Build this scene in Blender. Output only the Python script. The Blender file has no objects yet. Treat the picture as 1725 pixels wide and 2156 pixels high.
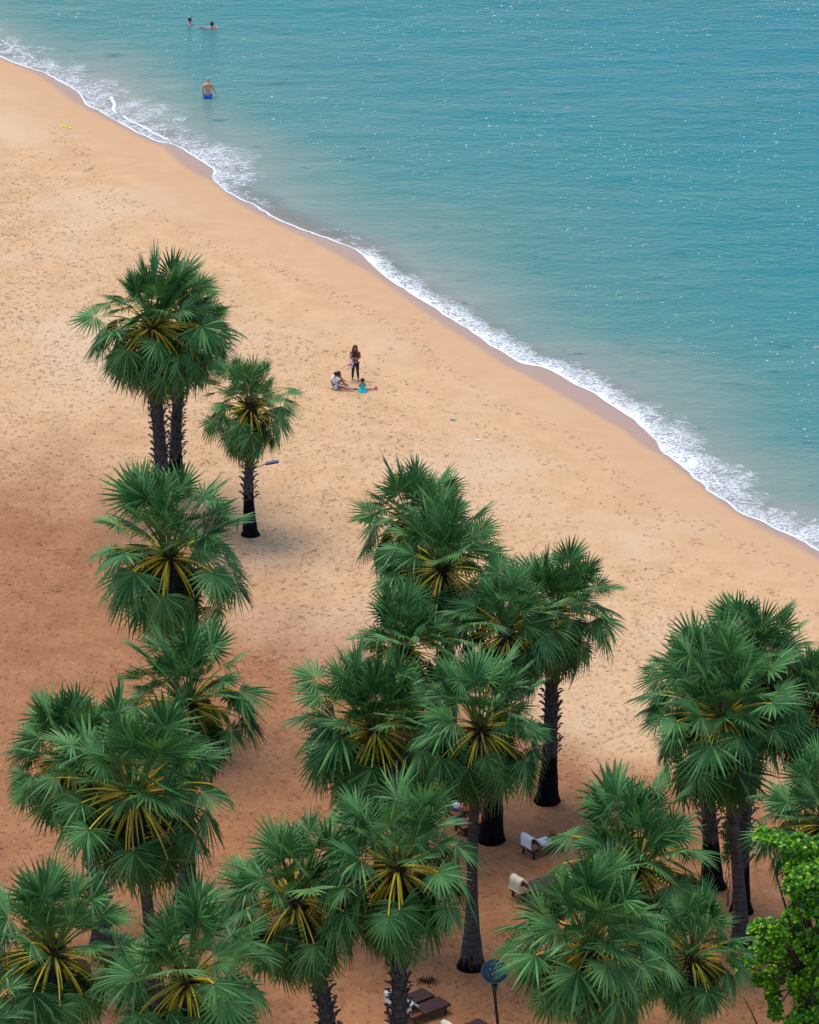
import bpy, math, random
import numpy as np
from mathutils import Vector, Matrix, noise

# ------------------------------------------------------------------ camera, world, sun, exposure
scene = bpy.context.scene
COL = scene.collection
R_ = math.radians
VW, VH = 1725.0, 2156.0              # picture units used for measuring
FOC, PITCH, CAMH = 10500.0, R_(23.0), 80.0

cam_data = bpy.data.cameras.new('camera')
cam = bpy.data.objects.new('camera', cam_data)
COL.objects.link(cam)
cam.location = (0, 0, CAMH)
cam.rotation_euler = (math.pi / 2 - PITCH, 0, 0)
cam_data.sensor_fit = 'VERTICAL'
cam_data.sensor_height = 36.0
cam_data.lens = FOC / VH * 36.0
cam_data.clip_start = 1.0
cam_data.clip_end = 9000.0
scene.camera = cam

SUN_EL, SUN_AZ = R_(73), R_(-38)     # azimuth measured from +Y (out to sea) towards +X
world = bpy.data.worlds.new('World')
scene.world = world
world.use_nodes = True
wn = world.node_tree
for n in list(wn.nodes):
    wn.nodes.remove(n)
sky = wn.nodes.new('ShaderNodeTexSky')
sky.sky_type = 'NISHITA'
sky.sun_disc = False
sky.sun_elevation = SUN_EL
sky.sun_rotation = SUN_AZ
sky.air_density = 1.0
sky.dust_density = 1.0
sky.ozone_density = 1.0
bgn = wn.nodes.new('ShaderNodeBackground')
bgn.inputs['Strength'].default_value = 0.112
wo = wn.nodes.new('ShaderNodeOutputWorld')
wn.links.new(sky.outputs[0], bgn.inputs['Color'])
wn.links.new(bgn.outputs[0], wo.inputs['Surface'])

sd = bpy.data.lights.new('sun', 'SUN')
sd.energy = 1.4
sd.angle = R_(35)
sd.color = (1.0, 0.93, 0.80)
sun = bpy.data.objects.new('sun', sd)
COL.objects.link(sun)
sdir = Vector((math.sin(SUN_AZ) * math.cos(SUN_EL), math.cos(SUN_AZ) * math.cos(SUN_EL), math.sin(SUN_EL)))
sun.rotation_euler = sdir.to_track_quat('Z', 'Y').to_euler()
sun.location = (0, 150, 120)

scene.view_settings.view_transform = 'Standard'
scene.view_settings.look = 'None'
scene.view_settings.exposure = 0.92
scene.view_settings.gamma = 1.0
scene.render.engine = 'CYCLES'
scene.cycles.max_bounces = 6
scene.cycles.transparent_max_bounces = 12
scene.cycles.caustics_reflective = False
scene.cycles.caustics_refractive = False

# ------------------------------------------------------------------ measuring helpers
cp, sp = math.cos(PITCH), math.sin(PITCH)


def ray(px, py):
    u = (px - VW / 2) / FOC
    v = (py - VH / 2) / FOC
    # forward (0,cp,-sp), up (0,sp,cp)
    return Vector((u, cp - v * sp, -sp - v * cp))


def at_z(px, py, z):
    d = ray(px, py)
    t = (z - CAMH) / d.z
    return Vector((d.x * t, d.y * t, z))


def at_y(px, py, Y):
    d = ray(px, py)
    t = Y / d.y
    return Vector((d.x * t, Y, CAMH + d.z * t))


def scale_at(p):
    depth = p.y * cp + (CAMH - p.z) * sp
    return FOC / depth


SHORE_PX = [(0, 120), (30, 133), (67, 146), (89, 153), (112, 165), (144, 182), (168, 199), (183, 221), (208, 234),
            (235, 250), (272, 270), (302, 286), (336, 300), (366, 305), (396, 322), (433, 345), (451, 360), (449, 375),
            (467, 397), (503, 419), (537, 434), (567, 454), (611, 475), (655, 491), (702, 508), (731, 519), (755, 530),
            (788, 563), (819, 588), (850, 609), (878, 627), (907, 645), (933, 662), (958, 678), (999, 702), (1032, 727),
            (1057, 740), (1083, 757), (1110, 768), (1141, 773), (1170, 787), (1210, 809), (1253, 830), (1292, 857),
            (1335, 886), (1357, 906), (1382, 929), (1393, 949), (1414, 967), (1439, 985), (1457, 1004), (1483, 1023),
            (1487, 1032), (1529, 1057), (1558, 1080), (1597, 1096), (1637, 1116), (1687, 1139), (1725, 1161)]
FOAM_AT = [(0, 2.2, .52), (144, 2.0, .56), (235, 3.0, .56), (300, 2.6, .50), (366, 1.8, .46), (420, 2.3, .68), (455, 2.0, .66),
           (480, 1.6, .42), (560, 1.3, .22), (650, 1.0, .20), (745, 1.0, .32), (765, .7, 1.0), (900, .95, .96), (1060, 1.2, .95),
           (1210, 1.0, .95), (1335, 1.2, .92), (1382, 1.4, .9), (1440, 1.7, .95), (1486, 2.0, .72), (1560, 1.3, .68),
           (1597, 1.4, .74), (1640, 1.8, .80), (1725, 2.1, .82)]
shore = [at_z(x, y, 0) for x, y in SHORE_PX]
a0, a1 = shore[0], shore[-1]
d0 = Vector((-0.62, 0.78, 0))
d1 = Vector((0.62, -0.78, 0))
pre = [a0 + d0 * t + Vector((0.78, 0.62, 0)) * math.sin(t * .11) * min(t, 12) * .12 for t in (4000, 1500, 500, 200, 120, 80, 60, 45, 33, 24, 17, 11, 6, 3)]
post = [a1 + d1 * t + Vector((0.78, 0.62, 0)) * math.sin(t * .13) * min(t, 12) * .12 for t in (3, 6, 11, 17, 24, 33, 45, 60, 80, 120, 200, 500, 1500, 4000)]
raw = [(p.x, p.y) for p in pre + shore + post]
# Catmull-Rom refinement with small ripples
poly = []
for i in range(len(raw) - 1):
    p0 = np.array(raw[max(i - 1, 0)]); p1 = np.array(raw[i]); p2 = np.array(raw[i + 1]); p3 = np.array(raw[min(i + 2, len(raw) - 1)])
    nseg = 3 if (len(pre) - 3 < i < len(pre) + len(shore)) else 1
    for k in range(nseg):
        t = k / nseg
        if nseg == 1:
            q = p1
        else:
            q = .5 * ((2 * p1) + (-p0 + p2) * t + (2 * p0 - 5 * p1 + 4 * p2 - p3) * t * t + (-p0 + 3 * p1 - 3 * p2 + p3) * t ** 3)
            q = q + np.array([.84, .55]) * .10 * noise.noise(Vector((q[0] * 1.3, q[1] * 1.3, 0)))
        poly.append(q)
poly.append(np.array(raw[-1]))
SH = np.array(poly)

WET_PX = [(60, 146), (84, 157), (117, 181), (144, 204), (181, 225), (235, 254), (300, 290), (348, 309), (389, 350), (422, 367),
          (450, 380), (500, 424), (560, 458), (647, 500), (731, 546), (783, 572), (838, 612), (878, 642), (930, 679),
          (1000, 722), (1060, 764), (1105, 787), (1170, 823), (1213, 848), (1320, 908), (1357, 938), (1393, 956),
          (1440, 992), (1529, 1064), (1597, 1106), (1687, 1152), (1725, 1176)]
wetp = [at_z(x, y, 0.05) for x, y in WET_PX]
WETL = np.array([(p.x - 1.2, p.y + .5) for p in pre[:-1]] + [(p.x, p.y) for p in wetp] + [(p.x - .2, p.y - .2) for p in post])


def signed_dist(X, Y, P, chunk=60000):
    """distance to polyline P, negative on the land side (left/below), positive out to sea."""
    X = np.asarray(X, dtype=np.float64).ravel(); Y = np.asarray(Y, dtype=np.float64).ravel()
    out = np.empty(X.shape)
    A = P[:-1]; B = P[1:]; D = B - A; L2 = (D ** 2).sum(1) + 1e-12
    for s in range(0, len(X), chunk):
        x = X[s:s + chunk, None]; y = Y[s:s + chunk, None]
        ex = x - A[None, :, 0]; ey = y - A[None, :, 1]
        t = np.clip((ex * D[None, :, 0] + ey * D[None, :, 1]) / L2[None], 0, 1)
        qx = ex - t * D[None, :, 0]; qy = ey - t * D[None, :, 1]
        dd = qx * qx + qy * qy
        k = dd.argmin(1); ar = np.arange(len(k))
        crs = D[k, 0] * ey[ar, k] - D[k, 1] * ex[ar, k]
        out[s:s + chunk] = np.sqrt(dd[ar, k]) * np.where(crs > 0, 1, -1)
    return out


def vnoise(x, y, seed):
    """smooth value noise, unit cells, 0..1 (numpy)"""
    xi = np.floor(x).astype(np.int64); yi = np.floor(y).astype(np.int64)
    fx = x - xi; fy = y - yi
    fx = fx * fx * (3 - 2 * fx); fy = fy * fy * (3 - 2 * fy)

    def h(a, b):
        n = (a * 374761393 + b * 668265263 + seed * 974711) & 0x7fffffff
        n = ((n ^ (n >> 13)) * 1274126177) & 0x7fffffff
        return ((n ^ (n >> 16)) & 0xffff) / 65535.0
    return (h(xi, yi) * (1 - fx) + h(xi + 1, yi) * fx) * (1 - fy) + (h(xi, yi + 1) * (1 - fx) + h(xi + 1, yi + 1) * fx) * fy


def ground_z(d, x, y):
    """d signed distance (positive = sea)"""
    land = np.maximum(-d, 0)
    seaw = np.maximum(d, 0)
    z = .62 * (1 - np.exp(-land / 9.0)) - np.minimum(.115 * seaw, 14)
    amp = np.clip((land - 4) / 6, 0, 1)
    z = z + amp * (.05 * (vnoise(x * .35, y * .35, 3) - .5) + .045 * (vnoise(x * 1.5, y * 1.5, 5) - .5) + .03 * (vnoise(x * 3.1, y * 3.1, 9) - .5))
    return z


def gz(x, y):
    d = signed_dist([x], [y], SH)
    return float(ground_z(d, np.array([x]), np.array([y]))[0])


def G(px, py):
    p = at_z(px, py, .4)
    for _ in range(5):
        p = at_z(px, py, gz(p.x, p.y))
    return p


# ------------------------------------------------------------------ object helpers
def link(o):
    COL.objects.link(o)
    return o


def tag(o, label=None, cat=None, group=None, kind=None):
    if label: o['label'] = label
    if cat: o['category'] = cat
    if group: o['group'] = group
    if kind: o['kind'] = kind
    return o


def empty(name, loc=(0, 0, 0), rz=0):
    o = bpy.data.objects.new(name, None)
    link(o)
    o.location = loc
    o.rotation_euler = (0, 0, rz)
    o.empty_display_size = .3
    return o


def mesh_obj(name, verts, faces, mat, parent=None, smooth=False):
    me = bpy.data.meshes.new(name)
    me.from_pydata([tuple(v) for v in verts], [], faces)
    me.materials.append(mat)
    if smooth:
        me.polygons.foreach_set('use_smooth', [True] * len(me.polygons))
    me.update()
    o = link(bpy.data.objects.new(name, me))
    if parent: o.parent = parent
    return o


class MB:
    def __init__(s):
        s.v = []; s.f = []

    def box(s, c, size, rot=None):
        b = len(s.v)
        hx, hy, hz = size[0] / 2, size[1] / 2, size[2] / 2
        M = rot if rot else Matrix.Identity(3)
        for z in (-hz, hz):
            for x, y in ((-hx, -hy), (hx, -hy), (hx, hy), (-hx, hy)):
                s.v.append(Vector(c) + M @ Vector((x, y, z)))
        s.f += [tuple(b + i for i in q) for q in ((0, 3, 2, 1), (4, 5, 6, 7), (0, 1, 5, 4), (1, 2, 6, 5), (2, 3, 7, 6), (3, 0, 4, 7))]
        return s

    def tube(s, pts, rad, n=8, cap=True):
        b = len(s.v)
        pts = [Vector(p) for p in pts]
        pu = None
        for i, p in enumerate(pts):
            a = pts[max(i - 1, 0)]; c = pts[min(i + 1, len(pts) - 1)]
            t = (c - a).normalized()
            if pu is None:
                u = t.cross(Vector((0, 0, 1)))
                if u.length < .05: u = t.cross(Vector((1, 0, 0)))
            else:
                u = pu - t * pu.dot(t)
            u.normalize(); pu = u; w = u.cross(t)
            r = rad[i] if isinstance(rad, (list, tuple)) else rad
            for k in range(n):
                an = 2 * math.pi * k / n
                s.v.append(p + (u * math.cos(an) + w * math.sin(an)) * r)
        for i in range(len(pts) - 1):
            for k in range(n):
                k2 = (k + 1) % n
                s.f.append((b + i * n + k, b + i * n + k2, b + (i + 1) * n + k2, b + (i + 1) * n + k))
        if cap:
            s.f.append(tuple(b + k for k in range(n - 1, -1, -1)))
            s.f.append(tuple(b + (len(pts) - 1) * n + k for k in range(n)))
        return s

    def ball(s, c, r, nu=12, nv=8, fn=None):
        b = len(s.v); c = Vector(c)
        for j in range(1, nv):
            th = math.pi * j / nv
            for i in range(nu):
                ph = 2 * math.pi * i / nu
                d = Vector((math.sin(th) * math.cos(ph), math.sin(th) * math.sin(ph), math.cos(th)))
                k = fn(d) if fn else 1
                s.v.append(c + Vector((d.x * r[0], d.y * r[1], d.z * r[2])) * k)
        s.v.append(c + Vector((0, 0, r[2]))); s.v.append(c - Vector((0, 0, r[2])))
        T = b + (nv - 1) * nu; B = T + 1
        for j in range(nv - 2):
            for i in range(nu):
                i2 = (i + 1) % nu
                s.f.append((b + j * nu + i, b + (j + 1) * nu + i, b + (j + 1) * nu + i2, b + j * nu + i2))
        for i in range(nu):
            i2 = (i + 1) % nu
            s.f.append((T, b + i, b + i2)); s.f.append((B, b + (nv - 2) * nu + i2, b + (nv - 2) * nu + i))
        return s

    def build(s, name, mat, parent=None, smooth=False):
        return mesh_obj(name, s.v, s.f, mat, parent, smooth)


# ------------------------------------------------------------------ materials
class NT:
    def __init__(s, name):
        s.m = bpy.data.materials.new(name)
        s.m.use_nodes = True
        s.t = s.m.node_tree
        for n in list(s.t.nodes): s.t.nodes.remove(n)
        s.out = s.t.nodes.new('ShaderNodeOutputMaterial')

    def n(s, typ, **kw):
        nd = s.t.nodes.new('ShaderNode' + typ)
        for k, v in kw.items(): setattr(nd, k, v)
        return nd

    def l(s, a, b): s.t.links.new(a, b)

    def val(s, nd, key, v):
        if hasattr(v, 'is_linked') or hasattr(v, 'links'): s.l(v, nd.inputs[key])
        else: nd.inputs[key].default_value = v

    def math(s, op, a, b=None, clamp=False):
        nd = s.n('Math', operation=op); nd.use_clamp = clamp
        s.val(nd, 0, a)
        if b is not None: s.val(nd, 1, b)
        return nd.outputs[0]

    def noise(s, vec, scale, detail=3, rough=.5, dist=0):
        nd = s.n('TexNoise')
        if vec is not None: s.l(vec, nd.inputs['Vector'])
        nd.inputs['Scale'].default_value = scale; nd.inputs['Detail'].default_value = detail
        nd.inputs['Roughness'].default_value = rough; nd.inputs['Distortion'].default_value = dist
        return nd.outputs['Fac']

    def vor(s, vec, scale, feature='F1', rnd=1.0):
        nd = s.n('TexVoronoi', feature=feature)
        s.l(vec, nd.inputs['Vector']); nd.inputs['Scale'].default_value = scale
        nd.inputs['Randomness'].default_value = rnd
        return nd

    def step(s, x, lo, hi, to0=0.0, to1=1.0):
        nd = s.n('MapRange', interpolation_type='SMOOTHSTEP')
        s.l(x, nd.inputs['Value'])
        nd.inputs['From Min'].default_value = lo; nd.inputs['From Max'].default_value = hi
        nd.inputs['To Min'].default_value = to0; nd.inputs['To Max'].default_value = to1
        return nd.outputs[0]

    def ramp(s, x, stops):
        nd = s.n('ValToRGB'); s.l(x, nd.inputs[0])
        el = nd.color_ramp.elements
        while len(el) < len(stops): el.new(.5)
        for e, (p, c) in zip(el, stops):
            e.position = p; e.color = (*c, 1)
        return nd.outputs[0]

    def mix(s, f, a, b, typ='MIX'):
        nd = s.n('Mix', data_type='RGBA', blend_type=typ)
        s.val(nd, 0, f)
        for key, v in ((6, a), (7, b)):
            if hasattr(v, 'links'): s.l(v, nd.inputs[key])
            else: nd.inputs[key].default_value = (*v, 1)
        return nd.outputs[2]

    def attr(s, name):
        nd = s.n('Attribute'); nd.attribute_name = name
        return nd.outputs['Fac']

    def map(s, vec, scale=(1, 1, 1), rot=(0, 0, 0)):
        nd = s.n('Mapping'); s.l(vec, nd.inputs['Vector'])
        nd.inputs['Scale'].default_value = scale; nd.inputs['Rotation'].default_value = rot
        return nd.outputs[0]

    def pos(s): return s.n('NewGeometry').outputs['Position']

    def objc(s): return s.n('TexCoord').outputs['Object']

    def bump(s, h, strength=1, dist=.02, normal=None):
        nd = s.n('Bump'); s.l(h, nd.inputs['Height'])
        nd.inputs['Strength'].default_value = strength; nd.inputs['Distance'].default_value = dist
        if normal is not None: s.l(normal, nd.inputs['Normal'])
        return nd.outputs[0]

    def bsdf(s, color, rough=.6, spec=.5, normal=None, metal=0, **kw):
        nd = s.n('BsdfPrincipled')
        if hasattr(color, 'links'): s.l(color, nd.inputs['Base Color'])
        else: nd.inputs['Base Color'].default_value = (*color, 1)
        s.val(nd, 'Roughness', rough); s.val(nd, 'Specular IOR Level', spec)
        nd.inputs['Metallic'].default_value = metal
        if normal is not None: s.l(normal, nd.inputs['Normal'])
        return nd

    def done(s, shader):
        s.l(shader, s.out.inputs['Surface'])
        return s.m


def plain(name, col, rough=.6, var=.12, scale=12, bump=.004, spec=.4, metal=0):
    t = NT(name)
    o = t.objc()
    f = t.noise(o, scale, 4, .6)
    lo = tuple(c * (1 - var * 1.6) for c in col); hi = tuple(min(1, c * (1 + var)) for c in col)
    c = t.ramp(f, [(.25, lo), (.75, hi)])
    nb = t.bump(t.noise(o, scale * 3, 3), .6, bump)
    return t.done(t.bsdf(c, rough, spec, nb, metal).outputs[0])


# --- sand
t = NT('sand')
P = t.pos()
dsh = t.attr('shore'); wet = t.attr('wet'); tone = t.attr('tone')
n_big = t.noise(P, .09, 4, .55)
n_mid = t.noise(P, .8, 5, .6)
n_fine = t.noise(P, 14, 4, .65)
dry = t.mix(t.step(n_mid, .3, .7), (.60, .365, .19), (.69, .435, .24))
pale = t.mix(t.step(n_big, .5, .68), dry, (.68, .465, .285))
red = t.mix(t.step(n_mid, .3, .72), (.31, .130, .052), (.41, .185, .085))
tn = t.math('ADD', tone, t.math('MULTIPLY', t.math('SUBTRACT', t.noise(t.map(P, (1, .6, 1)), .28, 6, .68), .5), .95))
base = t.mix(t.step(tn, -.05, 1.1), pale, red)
# trampled ground: the shade in the pits is painted into the sand colour
inland = t.step(dsh, -11, -4.0, 1, 0)
trail = t.attr('trail')
dens = t.math('MULTIPLY', inland, t.step(t.noise(t.map(P, (1, .7, 1), (0, 0, R_(-30))), .20, 5, .7), .38, .60, .08, 1.0))
dens = t.math('MAXIMUM', dens, t.math('MULTIPLY', trail, 1.15))
wp = t.n('VectorMath', operation='ADD')
nz = t.n('TexNoise'); t.l(P, nz.inputs['Vector']); nz.inputs['Scale'].default_value = 2.2; nz.inputs['Detail'].default_value = 2
sc = t.n('VectorMath', operation='SCALE'); t.l(nz.outputs['Color'], sc.inputs[0]); sc.inputs['Scale'].default_value = .55
t.l(P, wp.inputs[0]); t.l(sc.outputs[0], wp.inputs[1])
WPv = wp.outputs[0]
pits = None
for scl, seed, rad, thr in ((2.3, 0, .25, .85), (4.3, 5, .32, .8), (1.4, 9, .15, .8), (3.1, 13, .25, .8)):
    mp = t.n('Mapping'); t.l(WPv, mp.inputs['Vector']); mp.inputs['Location'].default_value = (seed, seed * .7, 0)
    mp.inputs['Scale'].default_value = (1, .85, 0)
    v = t.vor(mp.outputs[0], scl)
    dot = t.step(v.outputs['Distance'], rad * .45, rad, 1, 0)
    sep = t.n('SeparateColor'); t.l(v.outputs['Color'], sep.inputs[0])
    sel = t.math('LESS_THAN', sep.outputs[0], t.math('MULTIPLY', dens, thr))
    stren = t.math('MULTIPLY', dot, t.math('MULTIPLY', sel, t.math('ADD', t.math('MULTIPLY', sep.outputs[1], .75), .25)))
    pits = stren if pits is None else t.math('MAXIMUM', pits, stren)
ripple = t.math('MULTIPLY', t.step(t.noise(t.map(P, (1, .6, 1)), 5.5, 4, .65), .52, .68), t.math('MULTIPLY', inland, t.step(t.noise(P, .3, 3), .35, .6, .45, 1)))
dark = t.mix(.72, base, (.14, .055, .020))
c1 = t.mix(t.math('MULTIPLY', pits, .72, True), base, dark)
c1 = t.mix(t.math('MULTIPLY', ripple, .8, True), c1, dark)
hi_ = t.step(t.noise(t.map(P, (1, .55, 1)), 6.7, 3, .6), .56, .7)
c1 = t.mix(t.math('MULTIPLY', t.math('MULTIPLY', hi_, inland), .22, True), c1, t.mix(.45, c1, (.9, .68, .50)))
c1 = t.mix(t.step(n_fine, .3, .75, .16, 0), c1, (.2, .11, .06))
# damp and wet strips by the water
damp = t.step(dsh, -6.5, -.3)
c2 = t.mix(t.math('MULTIPLY', damp, .75), c1, (.56, .335, .185))
c3 = t.mix(wet, c2, (.40, .245, .175))
rg = t.math('SUBTRACT', .9, t.math('MULTIPLY', wet, .5))
hgt = t.math('SUBTRACT', t.math('MULTIPLY', t.noise(t.map(P, (1, .8, 1)), 3.4, 5, .62), t.math('MULTIPLY', inland, .8)), t.math('MULTIPLY', pits, .9))
hgt = t.math('ADD', hgt, t.math('MULTIPLY', n_fine, .08))
nb = t.bump(hgt, .9, .07)
M_SAND = t.done(t.bsdf(c3, rg, t.math('ADD', .2, t.math('MULTIPLY', wet, .15)), nb).outputs[0])

# --- sea water
t = NT('sea_water')
P = t.pos(); dsh = t.attr('shore')
w1 = t.noise(t.map(P, (.55, 1, 1), (0, 0, R_(8))), 1.5, 5, .62, .3)
w2 = t.noise(t.map(P, (.45, 1, 1), (0, 0, R_(-9))), .42, 3, .5)
w3 = t.noise(P, 9.0, 3, .6)
w4 = t.noise(t.map(P, (.7, 1, 1), (0, 0, R_(20))), 3.6, 4, .6, .5)
calm = t.step(t.noise(P, .07, 3, .5), .3, .7, .65, 1.1)
near = t.step(dsh, 0, 8, .25, 1)
hsum = t.math('ADD', t.math('MULTIPLY', w1, .105), t.math('MULTIPLY', w2, .27))
hsum = t.math('ADD', hsum, t.math('MULTIPLY', w4, .085))
hsum = t.math('MULTIPLY', hsum, t.math('MULTIPLY', calm, near))
hsum = t.math('ADD', hsum, t.math('MULTIPLY', w3, .016))
gp = t.n('VectorMath', operation='ADD'); nz = t.n('TexNoise'); t.l(P, nz.inputs['Vector']); nz.inputs['Scale'].default_value = 1.1
t.l(P, gp.inputs[0]); t.l(nz.outputs['Color'], gp.inputs[1])
gv = t.vor(t.map(gp.outputs[0], (1, .8, 0)), 1.3)
sep = t.n('SeparateColor'); t.l(gv.outputs['Color'], sep.inputs[0])
crest = t.math('MULTIPLY', t.step(gv.outputs['Distance'], 0, .20, 1, 0), t.math('LESS_THAN', sep.outputs[0], t.step(t.noise(P, .13, 4, .65), .42, .66, .06, .5)))
crest = t.math('MULTIPLY', crest, t.step(dsh, 5, 14))
hsum = t.math('ADD', hsum, t.math('MULTIPLY', crest, t.math('ADD', t.math('MULTIPLY', sep.outputs[1], .05), .06)))
nb = t.bump(hsum, 1.0, 1.0)
dd = t.math('ADD', dsh, t.math('MULTIPLY', t.math('SUBTRACT', t.noise(P, .12, 4, .6), .5), 6))
body = t.ramp(t.math('DIVIDE', dd, 60, True), [(0.0, (.35, .31, .265)), (.04, (.22, .27, .23)), (.12, (.065, .215, .21)), (.28, (.016, .19, .215)),
                                        (.62, (.004, .17, .222)), (1.0, (.002, .155, .215))])
body = t.mix(t.step(t.noise(t.map(P, (.35, 1, 1)), .06, 4, .6), .35, .7, 0, .4), body, (.014, .19, .20))
trough = t.math('MULTIPLY', t.step(t.noise(t.map(P, (.42, 1, 1), (0, 0, R_(5))), 1.05, 3, .6, .4), .60, .70), t.step(t.noise(P, .2, 3), .42, .6, .15, 1))
body = t.mix(t.math('MULTIPLY', trough, .6), body, (.012, .11, .12))
water = t.bsdf(body, .03, t.math('ADD', .07, t.math('MULTIPLY', t.step(crest, 0, .15), .55)), nb)
water.inputs['IOR'].default_value = 1.33
tr = t.n('BsdfTransparent'); tr.inputs[0].default_value = (.93, .95, .93, 1)
mx = t.n('MixShader')
t.l(t.step(dsh, -.1, 2.2, .5, 1.0), mx.inputs[0]); t.l(tr.outputs[0], mx.inputs[1]); t.l(water.outputs[0], mx.inputs[2])
M_WATER = t.done(mx.outputs[0])

# --- foam
t = NT('sea_foam')
P = t.pos(); fo = t.attr('foam'); dsh = t.attr('shore'); line = t.attr('line')
wv = t.n('VectorMath', operation='ADD'); nz = t.n('TexNoise'); t.l(P, nz.inputs['Vector'])
nz.inputs['Scale'].default_value = 1.3; nz.inputs['Detail'].default_value = 3
sc = t.n('VectorMath', operation='SCALE'); t.l(nz.outputs['Color'], sc.inputs[0]); sc.inputs['Scale'].default_value = .9
t.l(P, wv.inputs[0]); t.l(sc.outputs[0], wv.inputs[1])
WV = t.map(wv.outputs[0], (.75, 1, 0), (0, 0, 0))
e1 = t.vor(WV, 2.3, 'DISTANCE_TO_EDGE').outputs['Distance']
e2 = t.vor(WV, 5.2, 'DISTANCE_TO_EDGE').outputs['Distance']
patch = t.noise(t.map(P, (1, .8, 1)), .9, 4, .6)
fine = t.noise(P, 7, 4, .7)
amt = t.math('ADD', fo, t.math('MULTIPLY', t.math('SUBTRACT', patch, .5), 1.1))
l1 = t.math('LESS_THAN', e1, t.math('MULTIPLY', t.math('SUBTRACT', amt, .18), .32))
l2 = t.math('LESS_THAN', e2, t.math('MULTIPLY', t.math('SUBTRACT', amt, .32), .30))
body_f = t.math('MAXIMUM', l1, l2)
solid = t.step(t.math('ADD', amt, t.math('MULTIPLY', t.math('SUBTRACT', fine, .5), .9)), .72, .95)
body_f = t.math('MAXIMUM', t.math('MULTIPLY', body_f, t.step(fine, .38, .55, .25, .9)), solid)
film = t.math('MULTIPLY', t.step(amt, .1, .7), .26)
body_f = t.math('MAXIMUM', t.math('MULTIPLY', body_f, t.step(amt, .2, 1.0, .5, 1.0)), film)
dn = t.math('ADD', dsh, t.math('MULTIPLY', t.math('SUBTRACT', t.noise(P, 2.5, 3), .5), .16))
edge = t.math('MULTIPLY', t.step(dn, -.03, .02), t.step(dn, .06, .16, 1, 0))
edge = t.math('MULTIPLY', edge, t.step(t.noise(P, .5, 2), .3, .5, .6, 1))
ln = t.step(t.math('ADD', line, t.math('MULTIPLY', t.math('SUBTRACT', fine, .5), .6)), .4, .7)
f = t.math('MAXIMUM', t.math('MAXIMUM', body_f, edge), ln)
f = t.math('MULTIPLY', f, t.step(dsh, -.06, .02))
nb = t.bump(t.math('ADD', fine, t.math('MULTIPLY', patch, .5)), .8, .05)
wb = t.bsdf((.84, .86, .88), .55, .3, nb)
tr = t.n('BsdfTransparent')
mx = t.n('MixShader'); t.l(f, mx.inputs[0]); t.l(tr.outputs[0], mx.inputs[1]); t.l(wb.outputs[0], mx.inputs[2])
M_FOAM = t.done(mx.outputs[0])


# --- palm leaf
def leaf_mat(name, dark_, mid, light, under, transl=.20):
    t = NT(name)
    g = t.n('NewGeometry'); oi = t.n('ObjectInfo')
    r1 = g.outputs['Random Per Island']
    f = t.math('ADD', t.math('MULTIPLY', r1, .45), t.math('MULTIPLY', oi.outputs['Random'], .55))
    c = t.ramp(f, [(.02, dark_), (.42, mid), (.90, light)])
    tipn = t.attr('tip')
    c = t.mix(t.step(tipn, .86, 1.0, 0, .55), c, (.38, .33, .17))
    c = t.mix(t.math('MULTIPLY', g.outputs['Backfacing'], .55), c, under)
    c = t.mix(t.step(t.noise(t.objc(), 3, 3), .55, .75, 0, .25), c, light)
    c = t.mix(t.step(r1, .76, .78, 0, .75), c, light)
    c = t.mix(t.step(t.noise(g.outputs['Position'], .22, 2), .42, .62, 0, .35), c, mid)
    c = t.mix(t.step(r1, .0, .16, .55, 0), c, dark_)
    rg = t.math('ADD', .42, t.math('MULTIPLY', r1, .15))
    b = t.bsdf(c, rg, .28)
    tl = t.n('BsdfTranslucent'); t.l(t.mix(.3, c, (.12, .22, .03)), tl.inputs[0])
    mx = t.n('MixShader'); mx.inputs[0].default_value = transl
    t.l(b.outputs[0], mx.inputs[1]); t.l(tl.outputs[0], mx.inputs[2])
    return t.done(mx.outputs[0])


M_LEAF = leaf_mat('palm_leaf', (.007, .045, .010), (.030, .130, .026), (.16, .37, .11), (.06, .18, .05))
M_OLD = leaf_mat('old_palm_leaf', (.045, .075, .022), (.075, .11, .03), (.13, .15, .05), (.10, .12, .05))
M_DEAD = leaf_mat('dead_palm_leaf', (.09, .055, .03), (.16, .11, .07), (.27, .20, .14), (.17, .12, .08), .1)
t = NT('petiole')
oi = t.n('ObjectInfo')
c = t.ramp(oi.outputs['Random'], [(0, (.20, .15, .04)), (.25, (.50, .43, .03)), (.7, (.78, .58, .03)), (1, (.68, .38, .05))])
c = t.mix(t.step(t.attr('tip'), .0, .35, .8, 0), c, (.10, .13, .03))
c = t.mix(t.step(t.noise(t.objc(), 9, 3), .5, .75, 0, .3), c, (.22, .15, .03))
M_PET = t.done(t.bsdf(c, .45, .3).outputs[0])
M_PETG = plain('young_petiole', (.10, .16, .03), .5, .3, 6, .001, .3)


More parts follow.
